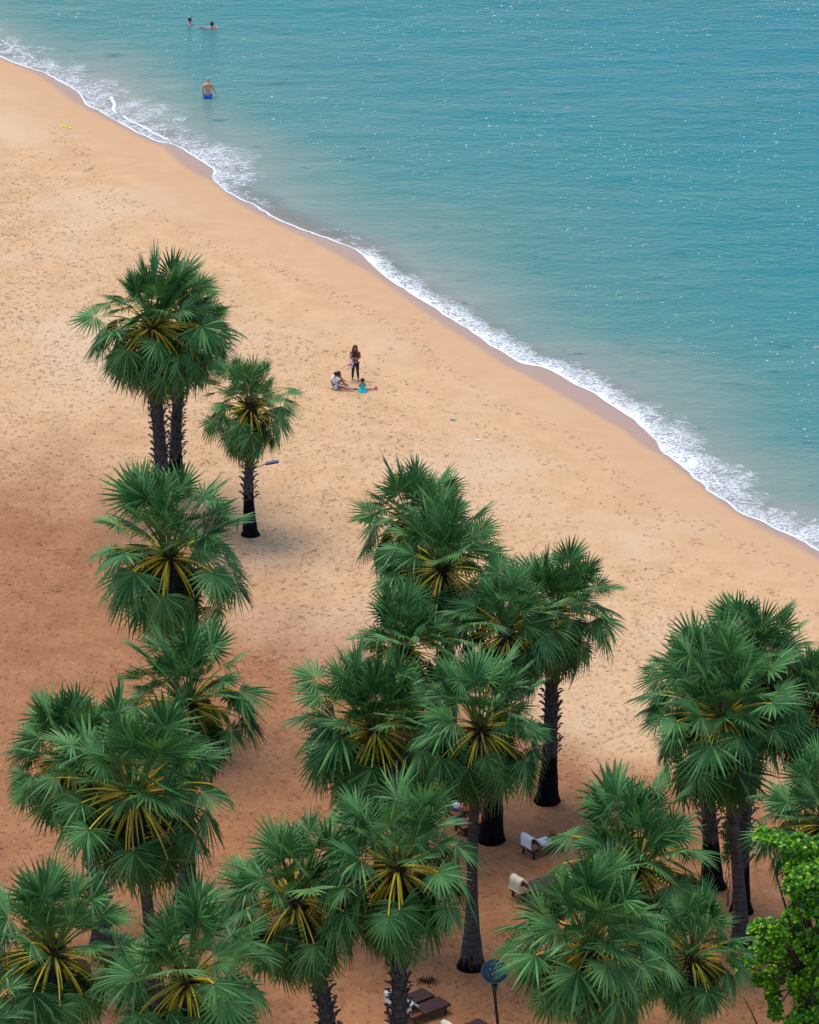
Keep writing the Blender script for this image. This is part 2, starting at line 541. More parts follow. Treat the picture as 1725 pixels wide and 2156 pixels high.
def bark_mat(name, charred_h):
    t = NT(name)
    o = t.objc()
    sx = t.n('SeparateXYZ'); t.l(o, sx.inputs[0])
    z = sx.outputs[2]
    rings = t.noise(t.map(o, (.6, .6, 9)), 1.6, 3, .6)
    ver = t.noise(t.map(o, (14, 14, 1.2)), 1.0, 4, .6)
    c = t.ramp(t.math('ADD', t.math('MULTIPLY', rings, .6), t.math('MULTIPLY', ver, .4)), [(.3, (.026, .023, .025)), (.52, (.070, .064, .066)), (.72, (.15, .14, .14))])
    if charred_h > 0:
        k = t.step(t.math('ADD', z, t.math('MULTIPLY', t.noise(t.map(o, (5, 5, .8)), 1, 3, .6), 1.1)), charred_h + .5, charred_h + .75, 1, 0)
        blk = t.ramp(ver, [(.35, (.0025, .0025, .004)), (.75, (.010, .010, .013))])
        c = t.mix(k, c, blk)
    nb = t.bump(t.math('ADD', rings, t.math('MULTIPLY', ver, .5)), .8, .03)
    return t.done(t.bsdf(c, .9, .08, nb).outputs[0])


M_BARK = bark_mat('grey_bark', .25)
M_CHAR = bark_mat('charred_bark', 1.75)
M_STUB = plain('leaf_stub', (.075, .078, .088), .8, .45, 9, .02, .25)
M_CORE = plain('crown_fibre', (.045, .026, .016), .9, .6, 7, .03, .15)
M_WOOD = plain('dark_wood', (.055, .016, .014), .42, .3, 7, .003, .5)
M_WOODU = plain('worn_wood', (.075, .030, .020), .6, .3, 9, .003, .4)
M_WHITE = plain('white_towel', (.78, .79, .84), .85, .06, 25, .006, .1)
M_CREAM = plain('cream_pad', (.66, .63, .47), .7, .06, 10, .004, .2)
M_GREYW = plain('pale_grey_pad', (.60, .64, .62), .75, .06, 10, .004, .2)
M_ORANGE = plain('orange_pad', (.58, .15, .07), .75, .12, 12, .006, .2)
M_BLUE = plain('blue_towel', (.09, .19, .42), .85, .15, 14, .006, .1)
M_BROWN = plain('brown_cloth', (.20, .055, .035), .85, .2, 14, .006, .1)
M_NAVY = plain('navy_lamp', (.006, .028, .055), .75, .35, 9, .002, .12)
M_METAL = plain('pole_metal', (.016, .016, .020), .4, .2, 8, .001, .5)
M_GALV = plain('galvanised_metal', (.33, .38, .40), .45, .12, 9, .001, .5, .5)
M_SOLAR = plain('solar_blue', (.05, .17, .27), .2, .1, 12, .0005, .7)
M_YEL = plain('yellow_rubber', (.75, .85, .01), .5, .06, 12, .001, .4)
M_TEAL = plain('teal_plastic', (.10, .55, .42), .3, .1, 12, .001, .5)
M_SCRAP = plain('white_plastic', (.75, .77, .80), .5, .06, 12, .002, .4)
M_RED = plain('red_cloth', (.6, .03, .03), .7, .1, 12, .002, .3)
M_CYAN = plain('cyan_dress', (.01, .52, .62), .75, .15, 16, .004, .2)
M_PINK = plain('pink_rubber', (.80, .06, .32), .6, .1, 14, .001, .3)
M_TRUNKS = plain('blue_trunks', (.008, .15, .85), .6, .2, 12, .003, .3)
M_SHIRT = plain('white_shirt', (.72, .76, .88), .85, .06, 16, .004, .1)
M_LILAC = plain('lilac_shoe', (.42, .38, .55), .7, .1, 16, .002, .2)
M_TAUPE = plain('taupe_blouse', (.17, .085, .055), .85, .35, 30, .003, .15)
M_LEGG = plain('dark_leggings', (.018, .024, .035), .7, .2, 16, .002, .3)
M_SKINT = plain('tan_skin', (.42, .19, .11), .55, .08, 12, .001, .4)
M_SKINB = plain('sunburnt_skin', (.74, .33, .20), .5, .12, 8, .001, .45)
M_SKINP = plain('pink_skin', (.60, .20, .16), .5, .12, 8, .001, .45)
M_SKIND = plain('brown_skin', (.27, .125, .08), .55, .08, 12, .001, .4)
M_HAIR = plain('black_hair', (.018, .013, .012), .45, .25, 30, .004, .5)
M_HAIRB = plain('brown_hair', (.050, .022, .013), .45, .25, 30, .004, .5)
M_HAIRG = plain('grey_hair', (.50, .48, .50), .6, .1, 30, .004, .4)
M_EYE = plain('dark_eye', (.02, .015, .012), .2, .1, 10, .0001, .6)

# ------------------------------------------------------------------ ground and sea sheets


def axis(lo, hi, step, far_lo, far_hi):
    core = list(np.arange(lo, hi + 1e-6, step))
    a = []; x = lo; s = step
    while x > far_lo:
        s *= 1.35; x -= s; a.append(max(x, far_lo))
    b = []; x = core[-1]; s = step
    while x < far_hi:
        s *= 1.35; x += s; b.append(min(x, far_hi))
    return np.array(a[::-1] + core + b)


def grid_mesh(name, xs, ys, zfn, mat, attrs, keep=None, smooth=True):
    X, Y = np.meshgrid(xs, ys)
    nx, ny = len(xs), len(ys)
    x = X.ravel(); y = Y.ravel()
    d = signed_dist(x, y, SH)
    z = zfn(d, x, y)
    i = np.arange(nx * ny).reshape(ny, nx)
    q = np.stack([i[:-1, :-1].ravel(), i[:-1, 1:].ravel(), i[1:, 1:].ravel(), i[1:, :-1].ravel()], 1)
    vals = attrs(d, x, y)
    if keep is not None:
        kq = keep(d, x, y, vals)[q].any(1)
        q = q[kq]
        used = np.zeros(nx * ny, bool); used[q.ravel()] = True
        remap = np.cumsum(used) - 1
        q = remap[q]; x = x[used]; y = y[used]; z = z[used]
        vals = {k: v[used] for k, v in vals.items()}
    me = bpy.data.meshes.new(name)
    me.vertices.add(len(x)); me.vertices.foreach_set('co', np.stack([x, y, z], 1).astype(np.float32).ravel())
    me.loops.add(q.size); me.loops.foreach_set('vertex_index', q.ravel().astype(np.int32))
    me.polygons.add(len(q)); me.polygons.foreach_set('loop_start', np.arange(0, q.size, 4, dtype=np.int32))
    me.update(calc_edges=True)
    if smooth: me.polygons.foreach_set('use_smooth', np.ones(len(q), bool))
    for k, v in vals.items():
        a = me.attributes.new(k, 'FLOAT', 'POINT'); a.data.foreach_set('value', v.astype(np.float32))
    me.materials.append(mat)
    me.validate()
    return link(bpy.data.objects.new(name, me))


TONE = []   # redder sand with soft tree and building shade painted in: (centre, radius x, radius y, weight)
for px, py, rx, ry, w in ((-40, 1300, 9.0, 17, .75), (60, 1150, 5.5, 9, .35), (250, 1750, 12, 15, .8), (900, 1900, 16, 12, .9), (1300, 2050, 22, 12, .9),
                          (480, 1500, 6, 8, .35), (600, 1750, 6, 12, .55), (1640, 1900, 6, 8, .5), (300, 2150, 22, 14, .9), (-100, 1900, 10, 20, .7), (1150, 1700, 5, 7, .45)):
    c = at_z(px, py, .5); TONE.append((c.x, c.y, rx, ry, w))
PALE = []
for px, py, rx, ry, w in ((640, 1040, 2.2, 7, .1), (1290, 1500, 3.0, 7, .7), (1330, 1380, 1.2, 4, .4), (60, 640, 4, 10, .35)):
    c = at_z(px, py, .5); PALE.append((c.x, c.y, rx, ry, w))


TRAILS = [[(-60, 330), (60, 372), (180, 395), (300, 432), (420, 505), (540, 545), (690, 600), (860, 700), (1010, 830), (1190, 900), (1400, 1075), (1600, 1150), (1760, 1240)],
          [(-60, 520), (150, 560), (330, 640), (520, 660), (700, 740), (900, 830), (1010, 905), (1240, 1010), (1420, 1160), (1760, 1300)],
          [(735, 830), (790, 770), (850, 700), (880, 668)], [(120, 262), (180, 330), (250, 470), (200, 620), (60, 800)],
          [(620, 1700), (600, 1450), (640, 1200), (720, 1000), (760, 850)], [(1240, 1720), (1290, 1500), (1340, 1300), (1420, 1180), (1480, 1080)]]
TRW = [np.array([tuple(at_z(a, b, .4))[:2] for a, b in L]) for L in TRAILS]


def sand_attrs(d, x, y):
    tr = np.zeros_like(x)
    m = (np.abs(x) < 27) & (y > 128) & (y < 282)
    xm = x[m] + .5 * (vnoise(x[m] * .4, y[m] * .4, 31) - .5); ym = y[m] + .8 * (vnoise(x[m] * .4, y[m] * .3, 37) - .5)
    for L in TRW:
        tr[m] = np.maximum(tr[m], np.exp(-(signed_dist(xm, ym, L) / .42) ** 2))
    wl = signed_dist(x, y, WETL)
    w = np.clip((wl + .32) / .5, 0, 1); w = w * w * (3 - 2 * w)
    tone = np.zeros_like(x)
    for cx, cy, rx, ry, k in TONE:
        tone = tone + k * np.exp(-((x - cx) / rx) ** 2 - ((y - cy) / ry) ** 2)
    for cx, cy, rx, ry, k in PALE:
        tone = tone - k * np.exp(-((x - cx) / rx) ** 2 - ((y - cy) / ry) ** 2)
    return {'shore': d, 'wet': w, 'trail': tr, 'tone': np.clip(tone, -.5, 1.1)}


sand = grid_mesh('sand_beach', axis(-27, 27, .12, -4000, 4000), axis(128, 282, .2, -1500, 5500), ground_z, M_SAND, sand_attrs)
tag(sand, kind='structure')

water = grid_mesh('sea_water', axis(-27, 30, .3, -4000, 4000), axis(170, 290, .4, -1500, 5500),
                  lambda d, x, y: np.zeros_like(x), M_WATER, lambda d, x, y: {'shore': d}, keep=lambda d, x, y, v: d > -.6)
tag(water, kind='structure')

FX = np.array([at_z(a, 0, 0).x for a, _, _ in FOAM_AT])
fpts = []
for a, wdt, den in FOAM_AT:
    ys = np.interp(a, [p[0] for p in SHORE_PX], [p[1] for p in SHORE_PX])
    p = at_z(a, ys, 0)
    fpts.append((p.x * .55 - p.y * .84, wdt, den))
fpts.sort()
FS = np.array([f[0] for f in fpts]); FW = np.array([f[1] for f in fpts]); FD = np.array([f[2] for f in fpts])
INNER = [[(259, 246), (275, 256), (302, 268), (320, 279), (352, 295)], [(233, 205), (241, 220), (239, 232), (243, 238)],
         [(3, 86), (30, 104), (70, 123)], [(98, 133), (125, 143)], [(1470, 978), (1500, 1000), (1520, 1030)]]


def foam_attrs(d, x, y):
    s = x * .55 - y * .84
    w = np.interp(s, FS, FW); den = np.interp(s, FS, FD)
    w = w * (.8 + .4 * vnoise(x * .5, y * .5, 21))
    f = den * (1 - .55 * np.clip(d / w, 0, 1) ** 1.5)
    f = np.where(d > w, den * .45 * np.exp(-(d - w) / (w * .5)) - .06 * (d - w), f)
    line = np.zeros_like(x)
    for k, L in enumerate(INNER):
        q = np.array([tuple(at_z(a, b, 0))[:2] for a, b in L])
        near = (np.abs(x - q[:, 0].mean()) < 8) & (np.abs(y - q[:, 1].mean()) < 16)
        if near.any():
            dd = np.abs(signed_dist(x[near], y[near], q))
            line[near] = np.maximum(line[near], np.clip(1 - dd / (.20 if k < 2 else .12), 0, 1))
    return {'shore': d, 'foam': f, 'line': line}


foam = grid_mesh('sea_foam', np.arange(-27, 22, .12), np.arange(172, 262, .16),
                 lambda d, x, y: .012 + .03 * np.clip(d / .4, 0, 1) + np.clip(ground_z(np.minimum(d, 0), x * 0, y * 0), 0, .1), M_FOAM, foam_attrs,
                 keep=lambda d, x, y, v: (d > -.3) & (d < 9) & (v['foam'] > .03))
tag(foam, 'white lacy surf foam washing along the edge of the sand', 'foam', kind='stuff')


def flecks():  # small white facets added in place of sun glints on the waves
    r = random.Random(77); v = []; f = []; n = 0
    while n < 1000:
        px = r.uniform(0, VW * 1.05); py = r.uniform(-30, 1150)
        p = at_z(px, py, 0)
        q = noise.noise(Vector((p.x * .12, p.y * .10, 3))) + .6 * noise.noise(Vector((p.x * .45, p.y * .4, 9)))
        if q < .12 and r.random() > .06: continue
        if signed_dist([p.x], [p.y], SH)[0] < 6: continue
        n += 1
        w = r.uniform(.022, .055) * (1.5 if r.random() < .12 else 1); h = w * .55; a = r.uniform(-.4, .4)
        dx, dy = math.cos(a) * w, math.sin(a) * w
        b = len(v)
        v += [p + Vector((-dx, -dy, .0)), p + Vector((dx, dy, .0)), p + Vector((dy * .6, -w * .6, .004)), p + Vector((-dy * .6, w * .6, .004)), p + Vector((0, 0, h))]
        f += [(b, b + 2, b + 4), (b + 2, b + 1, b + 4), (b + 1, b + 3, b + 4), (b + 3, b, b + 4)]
    o = mesh_obj('glint_flecks', v, f, plain('glint_white', (.85, .87, .88), .5, .03, 10, .001, .3))
    tag(o, 'tiny white flecks standing in for sun glints on the turquoise water', 'foam', kind='stuff')


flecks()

# ------------------------------------------------------------------ palms
rnd = random.Random(7)


def fan_blade(seed, e0, bend, Lp, R, extra, droop, dead=False, cupc=0):
    """returns (blade verts, faces, tips), (petiole verts, faces, tips); base at the origin, pointing along +Y"""
    r = random.Random(seed)
    pts = []; ang = e0; p = Vector((0, .15, r.uniform(-.06, .06))); N = 9
    for i in range(N + 1):
        pts.append((p.copy(), ang))
        ang = e0 - bend * ((i + 1) / N) ** 1.3
        p = p + Vector((0, math.cos(ang), math.sin(ang))) * Lp / N
    pv = []; pf = []; pt = []
    for i, (q, a) in enumerate(pts):
        k = i / N
        w = .026 * (1 - k) ** 1.5 + .016; h = .022 * (1 - k) + .012
        nrm = Vector((0, -math.sin(a), math.cos(a)))
        for sx, sy in ((-1, .45), (0, .1), (1, .45), (.6, -1), (-.6, -1)):
            pv.append(q + Vector((sx * w, 0, 0)) + nrm * sy * h); pt.append(k)
    for i in range(N):
        for k in range(5):
            k2 = (k + 1) % 5
            pf.append((i * 5 + k, i * 5 + k2, i * 5 + 5 + k2, i * 5 + 5 + k))
    pf.append((N * 5, N * 5 + 1, N * 5 + 2, N * 5 + 3, N * 5 + 4))
    C, a = pts[-1][0], pts[-1][1] - extra
    D = Vector((0, math.cos(a), math.sin(a))); S = Vector((1, 0, 0)); Nn = Vector((0, -math.sin(a), math.cos(a)))
    # costa: blade axis bends further down
    v = []; f = []; tp = []
    span = R_(r.uniform(98, 122)); n = r.choice((20, 22, 24))
    da = 2 * span / n
    cup = cupc + r.uniform(-.14, .16); ph = r.uniform(0, 6.28); roll = r.uniform(-.12, .12)
    Q = Matrix.Rotation(r.uniform(-.65, .65), 3, D); S = Q @ S; Nn = Q @ Nn
    rows = (0.02, .22, .45, .62, .78, .9, 1.0)
    for k in range(n):
        al = -span + (k + .5) * da + r.uniform(-.02, .02)
        if dead and r.random() < .25: continue
        Ls = R * (1 - .32 * (abs(al) / span) ** 2.2) * r.uniform(.93, 1.05)
        split = r.uniform(.40, .52)
        dr = droop * r.uniform(.6, 1.5)
        broke = r.random() < .13; kink = r.uniform(.62, .8); side = r.uniform(-.05, .05)
        lift = r.uniform(-.035, .035)
        b0 = len(v)
        org = C + D * .10 * math.cos(al) * .5
        for rr in rows:
            L = rr * Ls
            w = L * math.tan(da / 2) if rr <= split else split * Ls * math.tan(da / 2) * (1 - (rr - split) / (1 - split)) ** .8
            w = max(w * 1.06, .002)
            aa = al + side * max(0, rr - split)
            u = D * math.cos(aa) + S * math.sin(aa)
            tt = -D * math.sin(aa) + S * math.cos(aa)
            off = cup * L * abs(math.sin(aa)) + .07 * L * math.sin(3 * aa + ph) + roll * L * math.sin(aa) + lift * max(0, rr - .4) * R * 2
            q = org + u * L + Nn * off
            q.z -= dr * max(0, rr - .3) ** 2 * R
            if broke and rr > kink:
                q.z -= (rr - kink) * Ls * 1.3; q -= u * (rr - kink) * Ls * .7
            if dead: q.z -= .5 * rr * rr * R * r.uniform(.8, 1.1)
            pl = w * (.85 if k % 2 else .45)
            v += [q - tt * w, q + Nn * pl, q + tt * w]; tp += [rr, rr, rr]
        for i in range(len(rows) - 1):
            o = b0 + i * 3
            f += [(o, o + 1, o + 4, o + 3), (o + 1, o + 2, o + 5, o + 4)]
    return (v, f, tp), (pv, pf, pt)


def make_mesh(name, data, mat):
    v, f, tp = data
    me = bpy.data.meshes.new(name)
    me.from_pydata([tuple(a) for a in v], [], f)
    a = me.attributes.new('tip', 'FLOAT', 'POINT'); a.data.foreach_set('value', tp)
    me.materials.append(mat); me.update()
    return me


CLASSES = [(86, 3, 1.62, 0, .03, 0), (68, 10, 1.62, 3, .06, .02), (46, 24, 1.62, 8, .12, .0), (24, 32, 1.70, 16, .18, -.12), (2, 34, 1.72, 24, .24, -.25), (-20, 32, 1.62, 26, .28, -.32), (-42, 24, 1.48, 20, .30, -.32)]
LEAVES = []
for ci, (e, b, lp, ex, dr, cu) in enumerate(CLASSES):
    vs = []
    for k in range(9):
        f_ = (.50 + .62 * k / 8) if ci < 3 else (.74 + .34 * k / 8)
        rb_ = (1.28, .88, 1.12, .98, 1.2, .85, 1.05, 1.25, .95)[k]
        bl, pe = fan_blade(100 * ci + k, R_(e), R_(b), lp * f_ + (1.15 - rb_) * .7, rb_, R_(ex + rnd.uniform(-8, 14)), dr, cupc=cu)
        vs.append((make_mesh('leaf', bl, M_LEAF), make_mesh('petiole', pe, M_PETG if ci < 2 or (ci == 2 and k % 2) else M_PET)))
    LEAVES.append(vs)
OLDV = []
for k in range(3):
    bl, pe = fan_blade(900 + k, R_(-50), R_(28), 1.35, 1.2, R_(15), .45)
    OLDV.append((make_mesh('old_leaf', bl, M_OLD), make_mesh('petiole', pe, M_PET)))
DEADV = []
for k in range(3):
    bl, pe = fan_blade(950 + k, R_(-66), R_(18), .9, 1.0, R_(5), .5, True)
    DEADV.append((make_mesh('dead_leaf', bl, M_DEAD), make_mesh('petiole', pe, M_STUB)))
STUBS = []
for k in range(4):
    r = random.Random(40 + k); m = MB()
    ln = r.uniform(.17, .27)
    for sx in (-1, 1):     # forked base of an old frond
        a = len(m.v); w = .05
        pts = [(sx * .10, -.02, -.16), (sx * .10 - sx * .075, -.01, -.16), (sx * .06, .05, -.02), (sx * .015, .05, -.02), (sx * .045, .03 + ln * .55, .07), (0, .03 + ln * .55, .07), (sx * .045, .03 + ln * .5, .03), (0, .03 + ln * .5, .03), (sx * .06, 0, -.05), (sx * .015, 0, -.05)]
        m.v += [Vector(p) for p in pts]
        m.f += [(a, a + 1, a + 3, a + 2), (a + 2, a + 3, a + 5, a + 4), (a + 4, a + 5, a + 7, a + 6), (a + 6, a + 7, a + 9, a + 8), (a + 2, a + 4, a + 6, a + 8), (a + 3, a + 9, a + 7, a + 5), (a, a + 2, a + 8), (a + 1, a + 9, a + 3)]
    m.box((r.uniform(-.02, .02), ln * .75, .08), (.075, ln * .6, .03), Matrix.Rotation(R_(r.uniform(5, 35)), 3, 'X'))
    me = bpy.data.meshes.new('leaf_stub'); me.from_pydata([tuple(p) for p in m.v], [], m.f); me.materials.append(M_STUB); me.update()
    STUBS.append(me)


def child(name, me, parent, mat4=None):
    o = bpy.data.objects.new(name, me)
    COL.objects.link(o); o.parent = parent
    if mat4 is not None: o.matrix_basis = mat4
    return o


def palm(label, hub_px, base_px=None, h=8.0, rpx=170, n=40, stubs=(0, 0), char=False, old=3, dead=1, rt=.19, rb=.40, seed=1, low=-55, top=84):
    r = random.Random(seed * 31 + 5)
    if base_px:
        b = G(*base_px); hub = at_y(hub_px[0], hub_px[1], b.y)
    else:
        hub = at_z(hub_px[0], hub_px[1], h + .5)
        b = Vector((hub.x + r.uniform(-.4, .4), hub.y - .1, 0)); b.z = gz(b.x, b.y)
    R = rpx * 1.20 / scale_at(hub); n = int(n * 2.1)
    tilt = Matrix.Rotation(r.uniform(-.13, .13), 4, 'X') @ Matrix.Rotation(r.uniform(-.13, .13), 4, 'Y')
    root = empty('palm_tree', (b.x, b.y, b.z - .03))
    tag(root, label, 'palm tree', 'sugar palms growing on the beach')
    H = hub - root.location
    # trunk
    m = MB(); pts = []; rad = []; N = 26
    for i in range(N + 1):
        k = i / N; z = H.z * k * .985
        sx = H.x * k ** 1.6 + .05 * math.sin(k * 5 + seed); sy = H.y * k ** 1.6
        pts.append(Vector((sx * 1, sy, z)))
        fl = (rb - rt) * math.exp(-(z / 1.55) ** 1.3) + .10 * math.exp(-z / .12)
        rad.append((rt + fl) * (1 + .025 * math.sin(i * 2.3 + seed) + r.uniform(-.015, .015)))
    m.tube(pts, rad, 16)
    for q in m.v:
        an = math.atan2(q.y, q.x)
        q.xy *= 1.0 + .012 * math.sin(5 * an + seed) * max(0, 1 - q.z / 2.0)
    tr = m.build('trunk', M_CHAR if char else M_BARK, root, True)
    # stubs of shed fronds
    z0, z1 = stubs
    if z1 > z0:
        z = z0; k = 0
        while z < z1:
            kk = min(z / (H.z * .985), 1); i = min(int(kk * N), N - 1); f_ = kk * N - i
            c = pts[i].lerp(pts[i + 1], f_); rr = rad[i] * (1 - f_) + rad[i + 1] * f_
            az = k * R_(137.5) + r.uniform(-.15, .15)
            s = r.uniform(.85, 1.2)
            M = Matrix.Translation(c + Vector((-math.sin(az), math.cos(az), 0)) * (rr - .015)) @ Matrix.Rotation(az, 4, 'Z') @ Matrix.Rotation(R_(r.uniform(-10, 14)), 4, 'X') @ Matrix.Diagonal((s, s, s, 1))
            child('leaf_stub', r.choice(STUBS), tr, M)
            z += .042 * r.uniform(.8, 1.2); k += 1
    # heart of the crown
    m = MB()
    m.ball(H + Vector((0, 0, -.25)), (.26, .26, .55), 12, 9, lambda d: 1 + .25 * noise.noise(d * 3 + Vector((seed, 0, 0))))
    for k in range(34):
        az = k * R_(137.5); el = R_(r.uniform(-30, 45)); zz = -.75 + .8 * k / 34
        d = Vector((math.cos(az) * math.cos(el), math.sin(az) * math.cos(el), math.sin(el)))
        c = H + Vector((0, 0, zz)) + d * .15
        m.tube([c, c + d * r.uniform(.25, .5)], [.05, .022], 4)
    m.build('crown_heart', M_CORE, root)
    # fronds
    S = R / 2.85
    for i in range(n):
        k = (i + .5) / n
        el = top + (low - top) * k ** 1.0 + r.uniform(-10, 10)
        az = i * R_(137.508) + r.uniform(-.28, .28) + seed
        # a frond straight at the open landward side leaves the heart in view
        facing = math.cos(az - math.pi)   # 1 when it points to -Y
        if facing > .75 and 0 < el < 44 and r.random() < .78: continue
        ci = min(range(len(CLASSES)), key=lambda c: abs(CLASSES[c][0] - el))
        bl, pe = LEAVES[ci][r.randrange(9)]
        s = S * r.uniform(.84, 1.06)
        M = Matrix.Translation(H + Vector((0, 0, .1 - .5 * k))) @ tilt @ Matrix.Rotation(az, 4, 'Z') @ Matrix.Rotation(R_(el - CLASSES[ci][0]) * .8, 4, 'X') @ Matrix.Rotation(r.uniform(-.28, .28), 4, 'Y') @ Matrix.Diagonal((s, s, s, 1))
        lf = child('leaf', bl, root, M)
        child('petiole', pe, lf)
    for i in range(old + dead):
        az = r.uniform(0, 6.28)
        bl, pe = (OLDV if i < old else DEADV)[r.randrange(3)]
        s = S * r.uniform(.85, 1.0)
        M = Matrix.Translation(H + Vector((0, 0, -.5 if i < old else -.8))) @ Matrix.Rotation(az, 4, 'Z') @ Matrix.Diagonal((s, s, s, 1))
        lf = child('old_leaf' if i < old else 'dead_leaf', bl, root, M)
        lf['label'] = 'yellowing old fan leaf' if i < old else 'withered brown fan leaf'
        child('petiole', pe, lf)
    return root


palm('tall full palm with brown dead fronds, front one of the pair at upper left', (322, 680), (342, 1078), rpx=144, n=52, stubs=(.2, 7.6), dead=6, old=3, rt=.24, rb=.38, seed=1, low=-62)
palm('black-footed palm half hidden behind the full palm at upper left', (392, 690), (369, 1042), rpx=112, n=36, stubs=(1.7, 6.2), char=True, rt=.21, dead=4, seed=2, low=-60)
palm('small slim palm with blackened trunk foot standing alone on open sand', (527, 850), (527, 1125), rpx=106, n=32, stubs=(1.6, 4.3), char=True, old=5, rt=.155, rb=.31, seed=3, low=-58)
palm('open-crowned palm directly below the upper left pair', (356, 1160), (372, 1560), rpx=182, n=38, seed=4)
palm('palm below the open-crowned one, right side hanging darkly over the sand', (394, 1474), (397, 1892), rpx=164, n=42, seed=5, low=-62)
palm('palm with left half visible behind the big yellow-stalked palm at far left', (150, 1592), (215, 1995), rpx=152, n=46, stubs=(.8, 4), seed=6, low=-60)
palm('broad palm at left with long bright yellow leaf stalks spread like spokes', (285, 1662), (325, 2125), rpx=200, n=40, seed=7)
palm('palm in the bottom left corner with dark crown heart and drooping yellow stalks', (112, 1995), None, 8.5, 188, n=38, seed=8, low=-50)
palm('bottom palm right of the corner palm, pale tops, yellow stalks fanning downward', (395, 2055), None, 8.5, 196, n=40, seed=9)
palm('palm cut by the left edge at the bottom corner', (-62, 2170), None, 8.0, 150, n=36, seed=10)
palm('palm left of the two dark loungers, its rough trunk leaving the bottom edge', (622, 1885), (712, 2335), rpx=174, n=44, stubs=(2.0, 7.0), rt=.23, seed=11)
palm('palm above the dark loungers with stubby black trunk in front of them', (838, 1815), (838, 2345), rpx=180, n=44, stubs=(.2, 8), rt=.24, rb=.34, seed=12, low=-60)
palm('left palm of the central cluster with a dark drooping left side', (790, 1527), (800, 1965), rpx=178, n=52, seed=13, low=-64)
palm('central cluster palm on the long smooth grey trunk with a hollow at its foot', (1012, 1525), (990, 2036), rpx=158, n=44, rt=.165, rb=.43, seed=14)
_pm = [o for o in bpy.data.objects if o.get('label', '').startswith('central cluster palm on the long')][0]
MB().ball((.03, -.445, .42), (.075, .10, .30), 12, 10).build('hollow', M_CORE, _pm, True)
palm('palm mostly hidden behind the left palm of the central cluster, only its tuft showing', (850, 1362), (880, 1800), rpx=128, n=38, seed=15)
palm('front palm at the top of the central cluster showing yellow stalks', (932, 1190), (958, 1690), rpx=150, n=46, seed=16)
palm('hindmost palm at the top of the central cluster', (868, 1100), None, 8.4, 136, n=46, seed=17, low=-62)
palm('mid-cluster palm whose black foot stands right of the orange loungers', (1068, 1322), (1037, 1768), rpx=132, n=42, char=True, rt=.26, rb=.45, seed=18)
palm('right palm of the central cluster, yellowing skirt and charred trunk on bare sand', (1172, 1280), (1152, 1686), rpx=134, n=46, stubs=(1.9, 5), char=True, old=8, rt=.22, rb=.42, seed=19, low=-64)
palm('largest palm at right with orange-yellow stalks and smooth grey trunk', (1522, 1500), (1556, 1990), rpx=182, n=52, rt=.19, rb=.34, seed=20, low=-62)
palm('palm behind the largest right palm, charred foot left of the grey trunk', (1482, 1440), (1497, 1866), rpx=130, n=42, stubs=(2.0, 5), char=True, rt=.23, rb=.42, seed=21)
palm('palm behind the largest right palm, stubbed trunk touching the grey trunk', (1596, 1388), (1561, 1918), rpx=138, n=42, stubs=(1.9, 7), char=True, rt=.22, rb=.34, seed=22)
palm('palm cut by the right edge beside the largest right palm', (1718, 1482), None, 8.6, 132, n=42, seed=23)
palm('palm at the right edge with fans reaching out above the bright green tree', (1735, 1728), None, 7.8, 150, n=40, seed=24)
palm('sparse palm over the white-towel lounger with a small dark crown heart', (1339, 1808), None, 7.0, 182, n=30, seed=25, low=-38)
palm('full pale-tipped palm right of the round lamp', (1244, 1984), None, 8.0, 182, n=46, seed=26, low=-58)
palm('smaller dark palm between the lamp-side palm and the bright green tree', (1458, 2005), None, 6.8, 132, n=44, seed=27, low=-62)

# ------------------------------------------------------------------ broad-leaved tree and vine
t = NT('bright_leaf')
g = t.n('NewGeometry'); oi = t.n('ObjectInfo')
rr_ = t.math('FRACT', t.math('ADD', g.outputs['Random Per Island'], oi.outputs['Random']))
c = t.ramp(rr_, [(.0, (.012, .075, .008)), (.34, (.045, .22, .010)), (.62, (.14, .44, .012)), (1, (.44, .72, .02))])
b = t.bsdf(c, .35, .5)
tl = t.n('BsdfTranslucent'); t.l(t.mix(.4, c, (.2, .45, .02)), tl.inputs[0])
mx = t.n('MixShader'); mx.inputs[0].default_value = .3
t.l(b.outputs[0], mx.inputs[1]); t.l(tl.outputs[0], mx.inputs[2])
M_BRIGHT = t.done(mx.outputs[0])
M_BARK2 = plain('brown_bark', (.06, .045, .035), .85, .35, 8, .02, .2)


def leaf_geo(c, d, n, L, W):
    """obovate leaf: base c, direction d, normal n -> verts, faces"""
    s = d.cross(n).normalized()
    a = [c, c + d * L * .45 + s * W * .36 + n * .012, c + d * L * .82 + s * W * .5, c + d * L - n * .01, c + d * L * .82 - s * W * .5, c + d * L * .45 - s * W * .36 + n * .012, c + d * L * .6 - n * .012]
    return a, [(0, 1, 6), (1, 2, 6), (2, 3, 6), (3, 4, 6), (4, 5, 6), (5, 0, 6)]


def rosette(c, up, r, nl, size):
    out = []
    t1 = up.cross(Vector((.3, .9, .1))).normalized(); t2 = up.cross(t1)
    for k in range(nl):
        a = k * R_(137.5) + r.uniform(-.3, .3); e = r.uniform(.1, .95)
        d = (t1 * math.cos(a) + t2 * math.sin(a)) * math.cos(e) + up * math.sin(e)
        n = (up * math.cos(e) - (t1 * math.cos(a) + t2 * math.sin(a)) * math.sin(e)).normalized()
        L = size * r.uniform(.75, 1.2)
        out.append(leaf_geo(c + d * .015, d.normalized(), n, L, L * .72))
    return out


